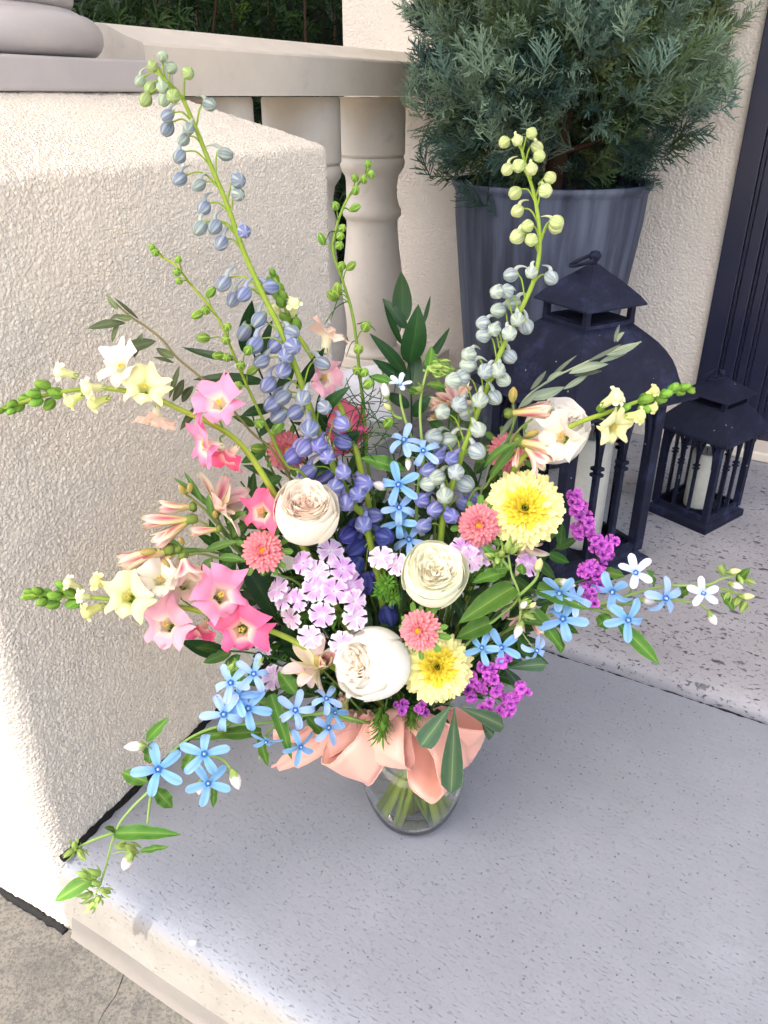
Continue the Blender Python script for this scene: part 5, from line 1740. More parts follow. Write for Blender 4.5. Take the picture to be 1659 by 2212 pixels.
def sweet_william(label, heads, florets, tufts, rk=29, Y=.78):
    root = root_for("sweet_william", label, "flower", "lilac and white sweet williams")
    for (K, Yh) in heads:
        pos = P(*K, Yh)
        flower_stem(root, pos, face(pos, .3, .8), .0018, rgb(80, 116, 48))
    for i, (K, v, add, dY) in enumerate(florets):
        pos = P(*K, Y + dY)
        s = ksize(rk, pos) * nrand(.92, 1.08)
        d = ((EYE - pos).normalized() + Vector(add) * 1.3 + Vector((nrand(-.35, .35), 0, nrand(-.35, .35)))).normalized()
        M = frame(pos, d, Vector((nrand(-1, 1), 0, 1)), s)
        f = put("floret", SWC, root, M)
        for q in range(5):
            put("petal", SW[v][random.randrange(3)], f, M @ Matrix.Rotation(q * 2 * PI / 5 + nrand(-.07, .07), 4, 'Z') @ Matrix.Rotation(nrand(-.1, .1), 4, 'X'))
    for K, r, dY in tufts:
        pos = P(*K, Y + dY)
        d = face(pos, .3, .8)
        put("bract_tuft", TUFT, root, frame(pos, d, Vector((nrand(-1, 1), 0, 1)), ksize(r, pos), nrand(0, 6)))
    return root
sweet_william("large cluster of lilac sweet williams left of the white roses", [((690, 1290), .80), ((640, 1270), .82)],
    [((656, 1216), 0, (-.3, 0, .3), .01), ((684, 1238), 1, (-.1, 0, .35), .0), ((740, 1230), 0, (.1, 0, .3), .005), ((713, 1192), 1, (.1, 0, .7), .02), ((681, 1272), 0, (-.1, 0, .1), -.015), ((721, 1277), 0, (.05, 0, .1), -.02), ((758, 1262), 0, (.3, 0, .2), -.002),
     ((646, 1295), 0, (-.6, 0, .0), -.005), ((616, 1294), 1, (-.8, 0, .0), .01), ((603, 1273), 1, (-.7, 0, .4), .015), ((696, 1326), 0, (-.05, 0, -.1), -.03), ((764, 1300), 1, (.2, 0, .1), -.022), ((766, 1334), 1, (.2, 0, -.1), -.026), ((630, 1334), 2, (-.6, 0, -.3), .01),
     ((670, 1375), 1, (-.15, 0, -.3), -.02), ((738, 1388), 1, (.1, 0, -.3), -.035), ((540, 1320), 1, (-.4, 0, .5), .04), ((590, 1463), 1, (.3, 0, -.2), .0), ((565, 1390), 1, (-.3, 0, -.5), .01)],
    [((700, 1290), 46, .03), ((660, 1330), 44, .03), ((735, 1330), 44, .02), ((690, 1240), 40, .05), ((730, 1245), 40, .05), ((640, 1250), 36, .05), ((600, 1395), 44, .05), ((640, 1400), 40, .04), ((620, 1320), 36, .05)], 28, .80)
sweet_william("small lilac sweet william beside the greenish white rose with spiky green bracts", [((840, 1250), .80)],
    [((824, 1206), 1, (-.3, 0, .8), .0), ((856, 1220), 1, (.3, 0, .5), -.005)], [((838, 1262), 44, .0), ((850, 1290), 36, .0), ((826, 1280), 34, .01)], 29, .80)
sweet_william("lilac sweet williams peeping out right of the greenish white rose", [((1020, 1230), .82)],
    [((1016, 1208), 1, (.3, 0, .3), .0), ((1000, 1188), 0, (.1, 0, .6), .01), ((1140, 1222), 0, (.2, 0, .5), .02), ((1046, 1194), 0, (.2, 0, .5), .02)], [((1020, 1240), 40, .02), ((1040, 1215), 34, .03)], 27, .81)
sweet_william("spiky green sweet william bracts hanging over the ribbon bow", [((826, 1555), .775)],
    [], [((828, 1568), 52, -.015), ((818, 1545), 36, .0), ((890, 1545), 40, .01), ((905, 1530), 30, .01)], 27, .775)

# ------------------------------------------------------------------ statice
def stat_floret():
    ms = []
    for q in range(3):
        rs = random.Random(q)
        g = lathe([(.0, -.7), (.12, -.65), (.18, -.2), (.26, .0)], 10, rgb(150, 60, 160))
        for i in range(6):
            g.join(rpetal(.62, .62, 'fan', rs.uniform(40, 70), rs.uniform(-25, 25), .12, .12, .2, -.02, 4, (-1, -.5, 0, .5, 1), lambda s, t: mixc(rgb(158, 62, 178), rgb(214, 112, 208), t * .9 + .1 * abs(s)), seed=i * 1.3), Matrix.Rotation(i * 1.047 + rs.uniform(-.2, .2), 4, 'Z'))
        ms.append(g.mesh("floret", "petal"))
    return ms
STF = stat_floret()
def statice(label, branchK, Y0, Y1, spots, rk, per=5, sprd=13, deep=True):
    root = root_for("statice", label, "flower", "magenta statice")
    n = len(branchK)
    pts = [P(x, y, Y0 + (Y1 - Y0) * i / (n - 1)) for i, (x, y) in enumerate(branchK)]
    put("stem", stem_mesh(pts + neck_pts(pts[-1], deep=False), .0012, .0018, rgb(72, 108, 50), rgb(72, 108, 50)), root)
    for (x, y) in spots:
        a = min(pts, key=lambda q: (q - P(x, y, q.y)).length)
        c = P(x, y, a.y - .008)
        put("branchlet", tube(catmull([a, a.lerp(c, .5), c], 3), .0009, 5, rgb(84, 120, 54)).mesh("branchlet", "stem"), root)
        for k in range(per):
            pos = P(x + nrand(-sprd, sprd), y + nrand(-sprd, sprd), a.y - .012 + nrand(-.012, .012))
            d = ((EYE - pos).normalized() + Vector((nrand(-.9, .9), nrand(-.3, .3), nrand(-.5, 1.0)))).normalized()
            put("floret", STF[random.randrange(3)], root, frame(pos, d, Vector((0, 0, 1)), ksize(rk, pos) * nrand(.8, 1.15), nrand(0, 6)))
    return root
statice("magenta statice spray in front of the large lantern panes", [(1245, 1075), (1262, 1120), (1290, 1180), (1285, 1240), (1240, 1260), (1150, 1290), (1050, 1350)], .89, .84,
        [(1243, 1079), (1252, 1100), (1262, 1120), (1255, 1150), (1270, 1147), (1293, 1174), (1318, 1176), (1308, 1192), (1274, 1224), (1300, 1208), (1262, 1240), (1289, 1254), (1270, 1275), (1276, 1296), (1295, 1235)], 17, 5, 12)
statice("magenta statice spray right of the lower yellow chrysanthemum", [(1090, 1425), (1070, 1470), (1060, 1500), (1000, 1500), (940, 1520)], .79, .80,
        [(1033, 1482), (1052, 1451), (1072, 1502), (1095, 1517), (1119, 1498), (1048, 1528), (1025, 1466), (1091, 1427), (1108, 1530), (1020, 1500), (1065, 1475), (1080, 1535), (1130, 1490)], 17, 5, 12)
statice("few magenta statice florets under the white rose by the bow", [(866, 1528), (890, 1530), (900, 1545)], .775, .785, [(862, 1529), (875, 1522), (916, 1533), (905, 1528)], 13, 3, 9, deep=False)

# ------------------------------------------------------------------ alstroemerias
def tep(c0, c1, cs, e0, e1, W=.42):
    def fn(s, t):
        c = mixc(c0, c1, min(1, max(0, (t - .1) * 1.2)))
        if abs(s) < .55: c = mixc(c, cs, .95 * math.sin(PI * min(1, t * 1.1)) * (1 - abs(s) / .55) ** .6)
        if t > .9: c = mixc(c, rgb(130, 160, 70), (t - .9) * 6)
        return c
    return rpetal(1.0, W, 'tepal', e0, e1, .2, .06, .06, 0, 9, (-1, -.6, -.25, 0, .25, .6, 1), fn).mesh("tepal", "petal")
pkc, crm, mag, stg = rgb(246, 206, 198), rgb(250, 236, 216), rgb(190, 62, 110), rgb(170, 172, 90)
TEPO = [tep(crm, pkc, mag, 78, 50), tep(rgb(244, 214, 160), crm, rgb(206, 110, 120), 74, 40, .36), tep(crm, rgb(244, 202, 200), rgb(214, 140, 160), 80, 58)]
TEPC = [tep(rgb(196, 190, 110), pkc, mag, 84, 84, .34), tep(rgb(206, 196, 120), crm, rgb(186, 120, 96), 86, 80, .32), tep(rgb(190, 186, 104), rgb(240, 206, 190), mag, 82, 86, .34)]
TEPP = [tep(rgb(228, 226, 170), rgb(236, 208, 210), rgb(226, 196, 204), 60, 20, .56), tep(rgb(226, 222, 160), rgb(240, 220, 200), rgb(210, 190, 170), 66, 34, .5)]
alb = lathe([(0, -.5), (.12, -.48), (.19, -.3), (.24, 0), (.2, .3), (.08, .52), (0, .55)], 18, colfn=lambda a, t: mixc(rgb(176, 176, 92), rgb(196, 116, 100), (.5 + .5 * math.cos(6 * a)) * min(1, t * 1.3) * .7), rfn=lambda a, t: 1 + .06 * math.cos(6 * a)).mesh("bud", "petal")
ovary = lathe([(0, -.2), (.09, -.18), (.12, -.08), (.08, .03), (0, .05)], 12, rgb(112, 128, 56), rfn=lambda a, t: 1 + .12 * math.cos(6 * a)).mesh("flower", "stem")
def alstro(label, stems, flowers, buds, leaves, Yc, deep=True):
    root = root_for("alstroemeria", label, "flower", "pink and cream alstroemerias")
    ref = []
    for si, (ks, Y0, Y1) in enumerate(stems):
        n = len(ks)
        pts = [P(x, y, Y0 + (Y1 - Y0) * i / max(1, n - 1)) for i, (x, y) in enumerate(ks)]
        put("stem", stem_mesh(pts + (neck_pts(pts[-1], deep=False) if si == 0 else []), .0013, .0019, rgb(122, 128, 66), rgb(82, 112, 48), 7, 6), root)
        ref += list(zip(catmull([Vector((x, y, 0)) for x, y in ks], 6), catmull(pts, 6)))
    near = lambda K: min(ref, key=lambda q: (q[0] - Vector((*K, 0))).length)[1]
    for (b, e, sets, dY, fat) in flowers:
        a = near(b)
        pb = P(*b, a.y); pe = P(*e, a.y + dY)
        d = (pe - pb).normalized()
        s = (pe - pb).length
        M = frame(pb, d, Vector((nrand(-1, 1), nrand(-1, 1), .5)), (s * fat * 1.4, s * fat * 1.4, s))
        f = put("flower", ovary, root, M)
        for q in range(6):
            put("tepal", sets[(q + q // 3) % len(sets)], f, M @ Matrix.Rotation(q * PI / 3 + nrand(-.1, .1), 4, 'Z') @ Matrix.Rotation(nrand(-.1, .08), 4, 'X'))
    for (K, e, rk) in buds:
        a = near(K)
        pos = P(*K, a.y - .008); d = (P(*e, a.y - .015) - pos).normalized()
        s = ksize(rk, pos)
        bo = put("bud", alb, root, frame(pos, d, Vector((0, 0, 1)), s))
        put("pedicel", tube(catmull([a, a.lerp(pos - d * s * .5, .6), pos - d * s * .48], 3), .0009, 5, rgb(110, 128, 60)).mesh("pedicel", "stem"), bo)
    for (b, e, W, dY) in leaves:
        a = near(b)
        leaf_at(root, P(*b, a.y), P(*e, a.y + dY), ksize(W, a), 'lance', rgb(74, 110, 46), rgb(120, 150, 80), None, fold=.25, arch=.12)
    return root
alstro("spray of half closed pink alstroemerias on the left in front of the stucco", [([(360, 1188), (400, 1185), (450, 1190), (520, 1210), (600, 1240), (680, 1300)], .80, .82), ([(408, 1122), (440, 1130), (480, 1160), (530, 1205)], .81, .81), ([(398, 1203), (430, 1195), (470, 1205), (520, 1215)], .79, .81), ([(467, 1105), (475, 1130), (500, 1165), (530, 1205)], .83, .82), ([(394, 1062), (430, 1090), (460, 1120), (490, 1160)], .83, .82)],
    [((358, 1189), (256, 1214), TEPC, -.01, .8), ((408, 1122), (306, 1128), TEPC, -.01, .7), ((412, 1095), (344, 1102), TEPC, -.005, 1.0), ((405, 1126), (335, 1176), TEPC, -.01, .8), ((466, 1102), (500, 1050), TEPO, .0, 1.25), ((397, 1206), (410, 1262), TEPO, -.02, 1.3), ((468, 1143), (410, 1150), TEPC, -.012, .9), ((380, 1190), (320, 1240), TEPC, -.005, .7), ((470, 1100), (535, 1085), TEPP, .0, .9)],
    [((394, 1058), (384, 1040), 30), ((410, 1054), (412, 1030), 28), ((465, 1112), (462, 1095), 26), ((392, 1168), (382, 1155), 24), ((322, 1192), (296, 1196), 34), ((360, 1218), (372, 1235), 26)],
    [((470, 1110), (372, 1032), 14, .01), ((440, 1090), (396, 1018), 12, .01), ((460, 1120), (452, 1062), 16, .01), ((490, 1130), (535, 1105), 18, -.01), ((480, 1150), (530, 1200), 20, .02), ((440, 1192), (520, 1170), 20, .0), ((400, 1190), (348, 1155), 10, .0), ((450, 1190), (355, 1202), 14, -.01), ((460, 1205), (436, 1240), 22, -.01), ((520, 1190), (480, 1105), 18, .03), ((500, 1165), (545, 1120), 22, .03), ((470, 1205), (530, 1212), 20, -.01)], .81)
alstro("pink alstroemerias beside the white rose near the large lantern", [([(1150, 905), (1120, 930), (1085, 985), (1050, 1050), (1000, 1120)], .88, .86), ([(1130, 960), (1100, 990), (1060, 1035)], .86, .865), ([(1108, 872), (1110, 910), (1095, 960)], .89, .88)],
    [((1105, 892), (1192, 884), TEPC, -.01, .8), ((1126, 955), (1204, 968), TEPC, -.02, 1.0), ((1135, 965), (1190, 1010), TEPO, -.02, .8), ((1120, 960), (1112, 1010), TEPC, -.01, .6)],
    [((1108, 853), (1110, 830), 40), ((1148, 938), (1165, 930), 36)],
    [((1060, 1030), (1125, 945), 20, -.01), ((1045, 1010), (1120, 955), 22, -.02), ((1130, 930), (1140, 915), 12, 0), ((1050, 1000), (1000, 975), 22, .0)], .87)
alstro("dark pink alstroemeria tucked between ruscus and the pale delphinium", [([(975, 860), (990, 890), (985, 950), (950, 1050)], .93, .89), ([(930, 875), (960, 890), (985, 920)], .93, .92)],
    [((985, 872), (925, 868), TEPC, -.01, .9), ((990, 880), (985, 838), TEPO, -.01, 1.1), ((960, 900), (925, 905), TEPC, -.01, .7)], [((940, 900), (925, 898), 26)], [((985, 920), (1020, 880), 16, 0)], .92)
alstro("pale mauve alstroemeria below the sweet williams", [([(680, 1432), (700, 1450), (740, 1490), (790, 1540)], .785, .80)],
    [((685, 1448), (662, 1404), TEPP, -.01, .8), ((688, 1440), (650, 1478), TEPP, -.02, .9), ((690, 1442), (706, 1420), TEPC, -.03, .9), ((745, 1530), (735, 1500), TEPC, -.01, .5), ((770, 1540), (762, 1570), TEPO, -.01, .8)], [((688, 1428), (686, 1405), 40), ((744, 1522), (748, 1540), 34)], [((700, 1450), (715, 1400), 24, .01), ((720, 1470), (715, 1520), 20, 0)], .785)
alstro("pink alstroemeria half hidden by the broad leaf at lower right", [([(1135, 1318), (1120, 1340), (1060, 1390), (980, 1460)], .83, .81), ([(1145, 1180), (1130, 1215), (1080, 1290), (1040, 1360)], .87, .84)],
    [((1140, 1325), (1172, 1368), TEPC, -.01, .8), ((1130, 1325), (1112, 1355), TEPO, .0, .8), ((1120, 1170), (1150, 1215), TEPO, .0, 1.0), ((1110, 1295), (1080, 1320), TEPO, .01, .8)], [], [((1120, 1340), (1180, 1350), 18, 0), ((1160, 1170), (1210, 1150), 20, 0)], .83)

# ------------------------------------------------------------------ foliage
def foliage(name, label, group, stemK, Y0, Y1, leaves, kind, c, rib, edge=None, mat="leaf", stemc=None, r=.0015, deep=True, fold=.15, arch=.08, wave=0.0):
    root = root_for(name, label, "foliage", group)
    n = len(stemK)
    pts = [P(x, y, Y0 + (Y1 - Y0) * i / (n - 1)) for i, (x, y) in enumerate(stemK)]
    put("stem", stem_mesh(pts + neck_pts(pts[-1], deep=(deep and mat == 'glossy_leaf')), r * .7, r, stemc or c, stemc or c), root)
    dn = catmull(pts, 6); dk_ = catmull([Vector((x, y, 0)) for x, y in stemK], 6)
    for it in leaves:
        b, e, W = it[:3]
        tone = it[3] if len(it) > 3 else 1.0
        i = min(range(len(dn)), key=lambda q: (dk_[q] - Vector((*b, 0))).length)
        pb = P(*b, dn[i].y - .004)
        pe = P(*e, dn[i].y - .004 + nrand(-.02, .02))
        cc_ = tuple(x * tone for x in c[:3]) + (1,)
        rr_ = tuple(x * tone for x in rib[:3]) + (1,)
        leaf_at(root, pb, pe, ksize(W, pb), kind, cc_, rr_, edge, fold=fold, arch=arch * random.choice((-1, 1, 1)), mat=mat, wave=wave)
    return root
rus, rusr = rgb(25, 58, 25), rgb(48, 84, 42)
foliage("ruscus_sprig", "dark glossy broad leaved ruscus tip standing before the baluster", "dark ruscus sprigs", [(868, 600), (874, 680), (880, 760), (888, 850), (890, 950), (900, 1080)], .97, .90,
    [((869, 700), (867, 587), 60, 1.25), ((878, 710), (826, 645), 38), ((884, 786), (903, 655), 76, 1.2), ((915, 700), (930, 638), 13), ((868, 745), (830, 658), 20), ((878, 808), (796, 719), 38), ((878, 830), (803, 776), 40), ((890, 848), (901, 755), 54), ((912, 795), (971, 706), 28), ((885, 880), (830, 850), 40), ((892, 900), (935, 850), 44)], 'ovate', rus, rusr, mat="glossy_leaf", fold=.12)
foliage("ruscus_sprig", "dark ruscus sprig showing between the two spikes at upper left", "dark ruscus sprigs", [(545, 655), (540, 720), (560, 800), (600, 880), (660, 980)], .93, .89,
    [((530, 765), (546, 650), 56, 1.3), ((514, 776), (390, 748), 26), ((573, 826), (417, 822), 40, 1.1), ((566, 770), (590, 690), 30), ((600, 860), (640, 790), 46), ((590, 880), (520, 900), 40), ((600, 900), (560, 945), 36), ((640, 840), (700, 750), 44)], 'ovate', rus, rusr, mat="glossy_leaf", fold=.12)
foliage("ruscus_sprig", "ruscus sprig with one broad lighter leaf behind the delphinium buds", "dark ruscus sprigs", [(740, 850), (715, 890), (700, 950), (730, 1060)], .90, .88,
    [((678, 910), (760, 834), 46, 1.5), ((700, 930), (690, 850), 36), ((720, 960), (780, 930), 40), ((715, 990), (660, 1040), 40)], 'ovate', rus, rusr, mat="glossy_leaf", fold=.12)  # broad leaf drawn in a lighter green
foliage("ruscus_sprig", "big dark leaf sprig under the left pink aster", "dark ruscus sprigs", [(505, 1200), (560, 1290), (620, 1360), (720, 1440)], .84, .83,
    [((596, 1332), (503, 1193), 66), ((494, 1414), (390, 1384), 54, 1.1), ((600, 1360), (540, 1400), 50), ((560, 1300), (500, 1280), 50), ((676, 1442), (606, 1400), 52), ((640, 1440), (590, 1480), 44), ((610, 1350), (650, 1430), 50)], 'ovate', rus, rusr, mat="glossy_leaf", fold=.1)
ol, olr = rgb(96, 112, 72), rgb(150, 160, 118)
foliage("olive_branch", "olive branch reaching left across the stucco pedestal", "olive branches", [(229, 637), (286, 687), (315, 705), (354, 737), (383, 773), (458, 837), (540, 930), (640, 1060)], .86, .86,
    [((272, 698), (190, 711), 22, .5), ((288, 687), (247, 683), 18, 1.3), ((254, 669), (231, 640), 12, 1.3), ((258, 694), (243, 741), 13, .9), ((262, 680), (238, 690), 10, .6), ((338, 737), (251, 763), 28, .45), ((308, 719), (290, 774), 16, .7), ((376, 773), (337, 751), 22, 1.0), ((376, 784), (330, 772), 9, .5), ((397, 819), (372, 868), 20, .55), ((419, 834), (394, 868), 20, .5), ((388, 790), (365, 862), 12, .7), ((300, 690), (245, 642), 8, .5), ((440, 870), (390, 930), 20, .5), ((470, 900), (500, 870), 20, .6)], 'lance', ol, olr, stemc=rgb(126, 118, 76), r=.0016, fold=.2)
ol2, ol2r = rgb(142, 158, 132), rgb(186, 196, 172)
foliage("olive_branch", "silvery olive branch pointing right over the lantern roof", "olive branches", [(1385, 738), (1308, 765), (1262, 784), (1186, 822), (1129, 868), (1100, 940), (1040, 1060)], .93, .90,
    [((1308, 767), (1385, 738), 20), ((1270, 780), (1342, 742), 10, .4), ((1293, 784), (1354, 763), 12, .9), ((1228, 807), (1314, 788), 24), ((1240, 812), (1300, 802), 14, .35), ((1217, 841), (1274, 804), 14, .8), ((1137, 862), (1221, 834), 28, .9), ((1179, 832), (1249, 767), 10, .4), ((1146, 842), (1180, 800), 12, .45), ((1327, 740), (1339, 700), 9, .5), ((1332, 738), (1350, 717), 13), ((1180, 826), (1217, 803), 14, .8), ((1120, 880), (1160, 850), 14, .8), ((1105, 930), (1090, 1000), 12, .9), ((1110, 900), (1075, 950), 12, .9)], 'lance', ol2, ol2r, stemc=rgb(150, 160, 130), r=.0015, fold=.2)
pit, pitr, pite = rgb(60, 88, 66), rgb(132, 152, 104), rgb(120, 142, 108)
foliage("pittosporum_sprig", "blue green rounded leaves hanging over the right side of the bow", "pittosporum sprigs", [(980, 1522), (950, 1520), (915, 1530)], .735, .80,
    [((976, 1521), (908, 1614), 62), ((982, 1525), (974, 1718), 66), ((985, 1526), (1088, 1570), 54), ((1040, 1560), (1066, 1590), 40, .9)], 'obov', pit, pitr, pite, r=.0016, deep=False, fold=.08, arch=.05)
foliage("pittosporum_sprig", "grey green leaf pair right of the magenta statice", "pittosporum sprigs", [(1100, 1442), (1080, 1460), (1020, 1480), (940, 1510)], .81, .82,
    [((1092, 1444), (1180, 1436), 40, 1.1), ((1085, 1436), (1120, 1482), 34, .6), ((1080, 1440), (1050, 1500), 40, .7)], 'obov', pit, pitr, pite, r=.0014, deep=False, fold=.08)

FILL = [(560, 1230, .88), (600, 1090, .90), (640, 960, .93), (700, 900, .95), (790, 1050, .93), (850, 980, .96), (930, 930, .96), (960, 1020, .94), (1050, 900, .96), (1100, 1050, .92), (1140, 1190, .90), (1090, 1330, .86),
        (980, 1400, .82), (640, 1380, .84), (560, 1420, .85), (700, 1470, .82), (860, 1170, .86), (780, 1350, .83), (500, 1130, .90), (900, 1470, .81), (1030, 1250, .85), (860, 1290, .83), (770, 1190, .86), (820, 1080, .90), (1000, 1120, .89), (1170, 1290, .88), (640, 1200, .85), (720, 1130, .87), (1060, 1440, .83), (580, 1330, .83),
        (520, 1040, .90), (560, 960, .92), (470, 1230, .86), (520, 1300, .85), (610, 1280, .85), (660, 1440, .82), (560, 1480, .81), (740, 1540, .81), (930, 1530, .81), (1010, 1340, .84), (1130, 1380, .86), (1180, 1230, .90), (1100, 1130, .90), (690, 1060, .90), (750, 990, .93), (880, 1060, .92), (1040, 1020, .93), (1120, 960, .95), (780, 1460, .81), (850, 1400, .82)]
for i, (x, y, Y) in enumerate(FILL):
    tip = P(x, y, Y + .015)
    root = root_for("filler_sprig", "dark green leafy filler deep inside the bouquet between flower stems", "foliage", "dark leafy filler sprigs inside the bouquet")
    nk = neck_pts(tip, deep=(i % 6 == 0))
    path = [tip, tip.lerp(nk[0], .5) + Vector((0, 0, .015))] + nk
    put("stem", stem_mesh(path, .0012, .0026, rgb(58, 92, 40), rgb(160, 184, 76)), root)
    dn = catmull(path[:3], 8)
    tone = nrand(.55, 1.05)
    kind = 'ovate' if i % 3 else 'lance'
    c = tuple(v * tone for v in (rgb(36, 70, 30) if i % 2 else rgb(52, 88, 40))[:3]) + (1,)
    for k in range(9):
        b = dn[min(len(dn) - 1, 1 + k)]
        ax = (dn[0] - dn[6]).normalized()
        a = k * 2.4 + i
        sd = ax.orthogonal().normalized(); sd.rotate(Matrix.Rotation(a, 3, ax))
        e = b + (ax * .6 + sd * .8).normalized() * nrand(.038, .066)
        leaf_at(root, b, e, nrand(.020, .032) if kind == 'ovate' else nrand(.010, .016), kind, c, mixc(c, rgb(140, 170, 100), .4), None, fold=.15, mat="glossy_leaf" if i % 2 else "leaf")

EDGE = [("broad green leaves fanning out under the lower left snapdragon", [(470, 1405), (540, 1410), (620, 1430), (720, 1480)], .80, .82, [((500, 1410), (440, 1432), 36), ((520, 1415), (480, 1455), 34), ((560, 1420), (530, 1470), 36), ((540, 1400), (500, 1372), 34), ((600, 1430), (580, 1475), 34), ((470, 1405), (420, 1400), 30)]),
        ("mid green leaves filling between the alstroemerias and the pink aster", [(440, 1170), (500, 1200), (560, 1260), (640, 1340)], .86, .85, [((480, 1190), (420, 1150), 30), ((500, 1200), (470, 1250), 34), ((520, 1215), (540, 1150), 34), ((540, 1240), (480, 1290), 36), ((560, 1250), (590, 1190), 34), ((470, 1180), (450, 1120), 26)]),
        ("mid green leaves under the long star flower stem at the right", [(1230, 1330), (1180, 1350), (1110, 1380), (1000, 1450)], .87, .84, [((1200, 1345), (1250, 1370), 32), ((1180, 1350), (1215, 1400), 34), ((1150, 1360), (1190, 1300), 34), ((1120, 1375), (1150, 1430), 36), ((1090, 1390), (1110, 1330), 36), ((1060, 1410), (1100, 1450), 36), ((1220, 1335), (1260, 1310), 28)]),
        ("mid green leaves beside the upper yellow chrysanthemum", [(1220, 1170), (1180, 1200), (1120, 1240), (1040, 1320)], .90, .87, [((1200, 1185), (1250, 1160), 30), ((1185, 1195), (1230, 1215), 34), ((1160, 1210), (1200, 1250), 34), ((1140, 1230), (1120, 1170), 34), ((1110, 1250), (1160, 1280), 34), ((1210, 1180), (1215, 1130), 28)]),
        ("mid green leaves behind the left larkspur and pink snapdragon", [(540, 880), (560, 940), (600, 1010), (680, 1110)], .92, .89, [((550, 920), (500, 900), 30), ((560, 940), (610, 900), 34), ((575, 970), (520, 1000), 36), ((590, 1000), (640, 950), 36), ((610, 1030), (560, 1060), 36), ((640, 1070), (690, 1000), 38)]),
        ("mid green leaves rising between ruscus and the pale delphinium", [(985, 800), (975, 880), (960, 960), (930, 1060)], .95, .90, [((982, 840), (1010, 790), 26), ((978, 870), (940, 830), 30), ((970, 910), (1010, 870), 32), ((965, 940), (920, 900), 34), ((955, 970), (1000, 940), 34), ((945, 1000), (900, 960), 34)])]
for lab, st, Y0, Y1, lv in EDGE:
    foliage("leafy_sprig", lab, "mid green leafy sprigs", st, Y0, Y1, lv, 'ovate', rgb(54, 94, 36), rgb(98, 136, 66), None, deep=False, fold=.14, wave=.03)

# ------------------------------------------------------------------ card behind the flowers
ca, cb_, cc2, cd = P(722, 802, .945), P(820, 786, .945), P(848, 905, .93), P(640, 930, .93)
cb_ = ca + (P(820, 786, .945) - ca)
nn = (cb_ - ca).cross(cd - ca).normalized() * .0008
cardg = G().add([ca + nn, cb_ + nn, cc2 + nn, cd + nn, ca - nn, cb_ - nn, cc2 - nn, cd - nn], [(0, 1, 2, 3), (7, 6, 5, 4), (0, 4, 5, 1), (1, 5, 6, 2), (2, 6, 7, 3), (3, 7, 4, 0)])
card = thing("envelope", "white paper envelope tucked behind the flowers", "envelope", tuple((cc2 + cd) / 2))
put("paper", cardg.mesh("paper", "card_paper", False), card)
mid = (ca + cb_ + cc2 + cd) / 4
off = nn * (-2.2 if nn.y > 0 else 2.2)
flap = G().add([ca + off, cb_ + off, mid + off * 1.6], [(0, 1, 2)])
put("flap", flap.mesh("flap", "card_paper", False), card)

# ------------------------------------------------------------------ ribbon bow
bow = thing("ribbon_bow", "peach satin ribbon bow tied round the neck of the vase", "ribbon", (VC.x, VC.y, NECK_Z))
def ribbon_piece(name, pts, wid, n=7, cross=7, crease=0.0):
    """pts: (centre, width direction); a sheet with a little thickness"""
    cs = catmull([p for p, _ in pts], n)
    ws = catmull([w for _, w in pts], n)
    V = []; F = []; U = []
    m = len(cs)
    wl_ = wid if isinstance(wid, (list, tuple)) else [wid] * m
    for i in range(m):
        wv = ws[i].normalized()
        t = (cs[min(i + 1, m - 1)] - cs[max(i - 1, 0)])
        nv = t.cross(wv)
        nv = nv.normalized() if nv.length > 1e-9 else Vector((0, 0, 1))
        k = wl_[min(len(wl_) - 1, int(i / (m - 1) * (len(wl_) - 1) + .5))] if isinstance(wid, (list, tuple)) else wid
        for j in range(cross):
            s = j / (cross - 1) * 2 - 1
            V.append(cs[i] + wv * (s * k / 2) + nv * (.0018 * math.sin(s * 2.6 + i * .5) + .0010 * math.sin(i * .9 + s * 4)))
            U.append((i / (m - 1) * 4, j / (cross - 1)))
    for i in range(m - 1):
        for j in range(cross - 1):
            a = i * cross + j
            F.append((a, a + 1, a + cross + 1, a + cross))
    me = mesh_from(name, V, F, "peach_satin", None, U)
    o = put(name, me, bow)
    md = o.modifiers.new("thickness", 'SOLIDIFY'); md.thickness = .0006; md.offset = 0
    # stitched edge
    for j in (0, cross - 1):
        e = [V[i * cross + j] for i in range(m)]
        put("stitched_edge", tube(e, [.0007 + .0004 * (i % 2) for i in range(m)], 5, (.8, .4, .3, 1)).mesh("stitched_edge", "peach_satin"), o)
    return o
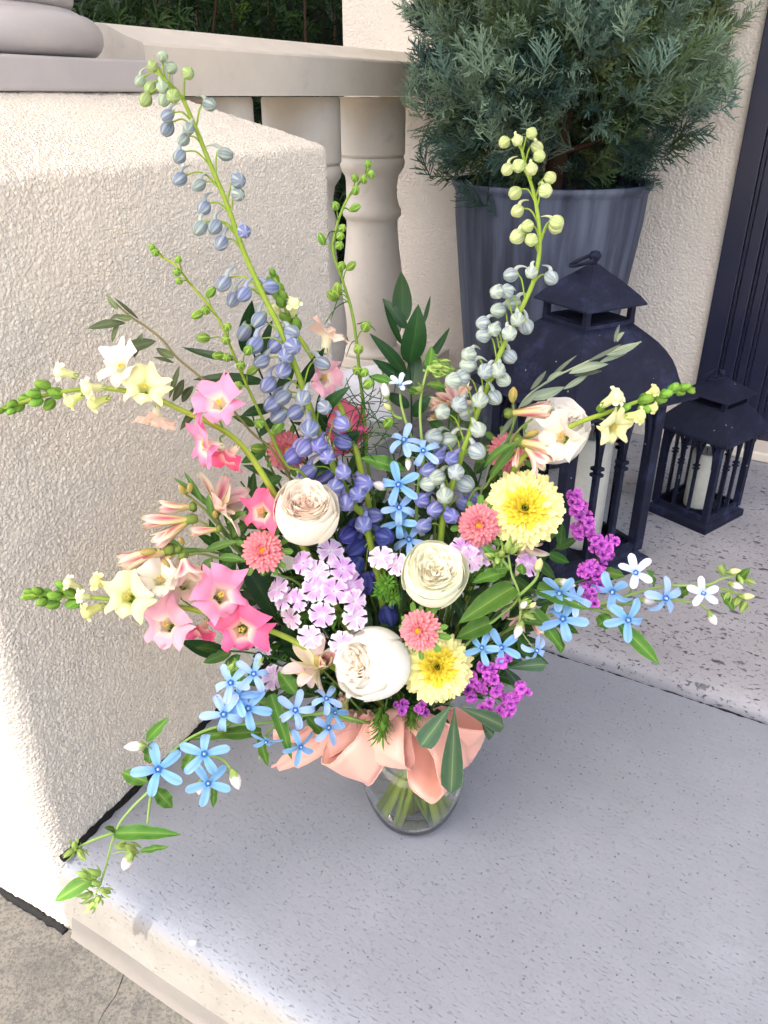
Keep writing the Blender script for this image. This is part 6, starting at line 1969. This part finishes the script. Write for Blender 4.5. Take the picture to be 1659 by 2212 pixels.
def loop(knotK, Yk, tipK, Yt, wk, bulge, wtilt=0.0, wide=1.25):
    k = P(*knotK, Yk); tp_ = P(*tipK, Yt)
    d = tp_ - k; L = d.length; dn_ = d.normalized()
    view = (EYE - k).normalized()
    wv = dn_.cross(view).normalized()
    wv.rotate(Matrix.Rotation(wtilt, 3, dn_))
    nv = wv.cross(dn_).normalized()
    if nv.dot(view) < 0: nv = -nv
    W = ksize(wk, k)
    pts = [(k, wv), (k + d * .35 + nv * L * bulge, wv), (k + d * .78 + nv * L * bulge * .9, wv), (tp_ + nv * L * .05, wv), (k + d * .82 - nv * L * bulge * .55, wv), (k + d * .4 - nv * L * bulge * .4, wv), (k - nv * .002, wv)]
    m = 6 * 7 + 1
    wl_ = [W * (.55 + (wide - .55) * math.sin(PI * min(1, i / (m - 1))) ** .8) for i in range(m)]
    return ribbon_piece("loop", pts, wl_)
KN = (862, 1545)
loop((850, 1545), .795, (832, 1652), .755, 96, .34, .45)
loop((818, 1548), .80, (738, 1668), .765, 88, .34, -.5)
loop((888, 1548), .795, (958, 1698), .765, 92, .34, -.7)
loop((900, 1548), .815, (1040, 1592), .82, 72, .35, .5)
loop((800, 1552), .815, (690, 1600), .80, 70, .2, .1)
tl = [P(800, 1560, .81), P(730, 1590, .795), P(660, 1628, .80), P(586, 1657, .80)]
wv = Vector((.2, -.1, 1)).normalized()
ribbon_piece("tail", [(tl[0], wv), (tl[1], wv + Vector((0, .3, 0))), (tl[2], wv + Vector((0, .6, 0))), (tl[3], wv + Vector((.1, .5, 0)))], [ksize(60, tl[0])] * 4 + [ksize(52, tl[0])] * 3 + [ksize(36, tl[0])] * 2 + [ksize(6, tl[0])])
tl = [P(800, 1552, .83), P(720, 1575, .83), P(650, 1590, .83), P(590, 1588, .83)]
ribbon_piece("tail", [(p, Vector((.1, .2, 1))) for p in tl], [ksize(40, tl[0])] * 5 + [ksize(26, tl[0])] * 3)
# the band round the neck
band = lathe([(.0505, -.018), (.0535, -.012), (.0545, 0), (.0535, .012), (.0525, .018)], 48)
put("band", mesh_from("band", band.V, band.F, "peach_satin", None, [(i % 48 / 12, i // 48 / 4) for i in range(len(band.V))]), bow, Matrix.Translation((VC.x, VC.y, .176)))
kn = P(855, 1553, .798)
put("knot", lathe([(0, -.016), (.010, -.015), (.0145, -.006), (.0145, .006), (.010, .015), (0, .016)], 14, rfn=lambda a, t: 1 + .12 * math.cos(4 * a)).mesh("knot", "peach_satin"), bow, frame(kn, Vector((1, 0, .2)), Vector((0, 0, 1))))
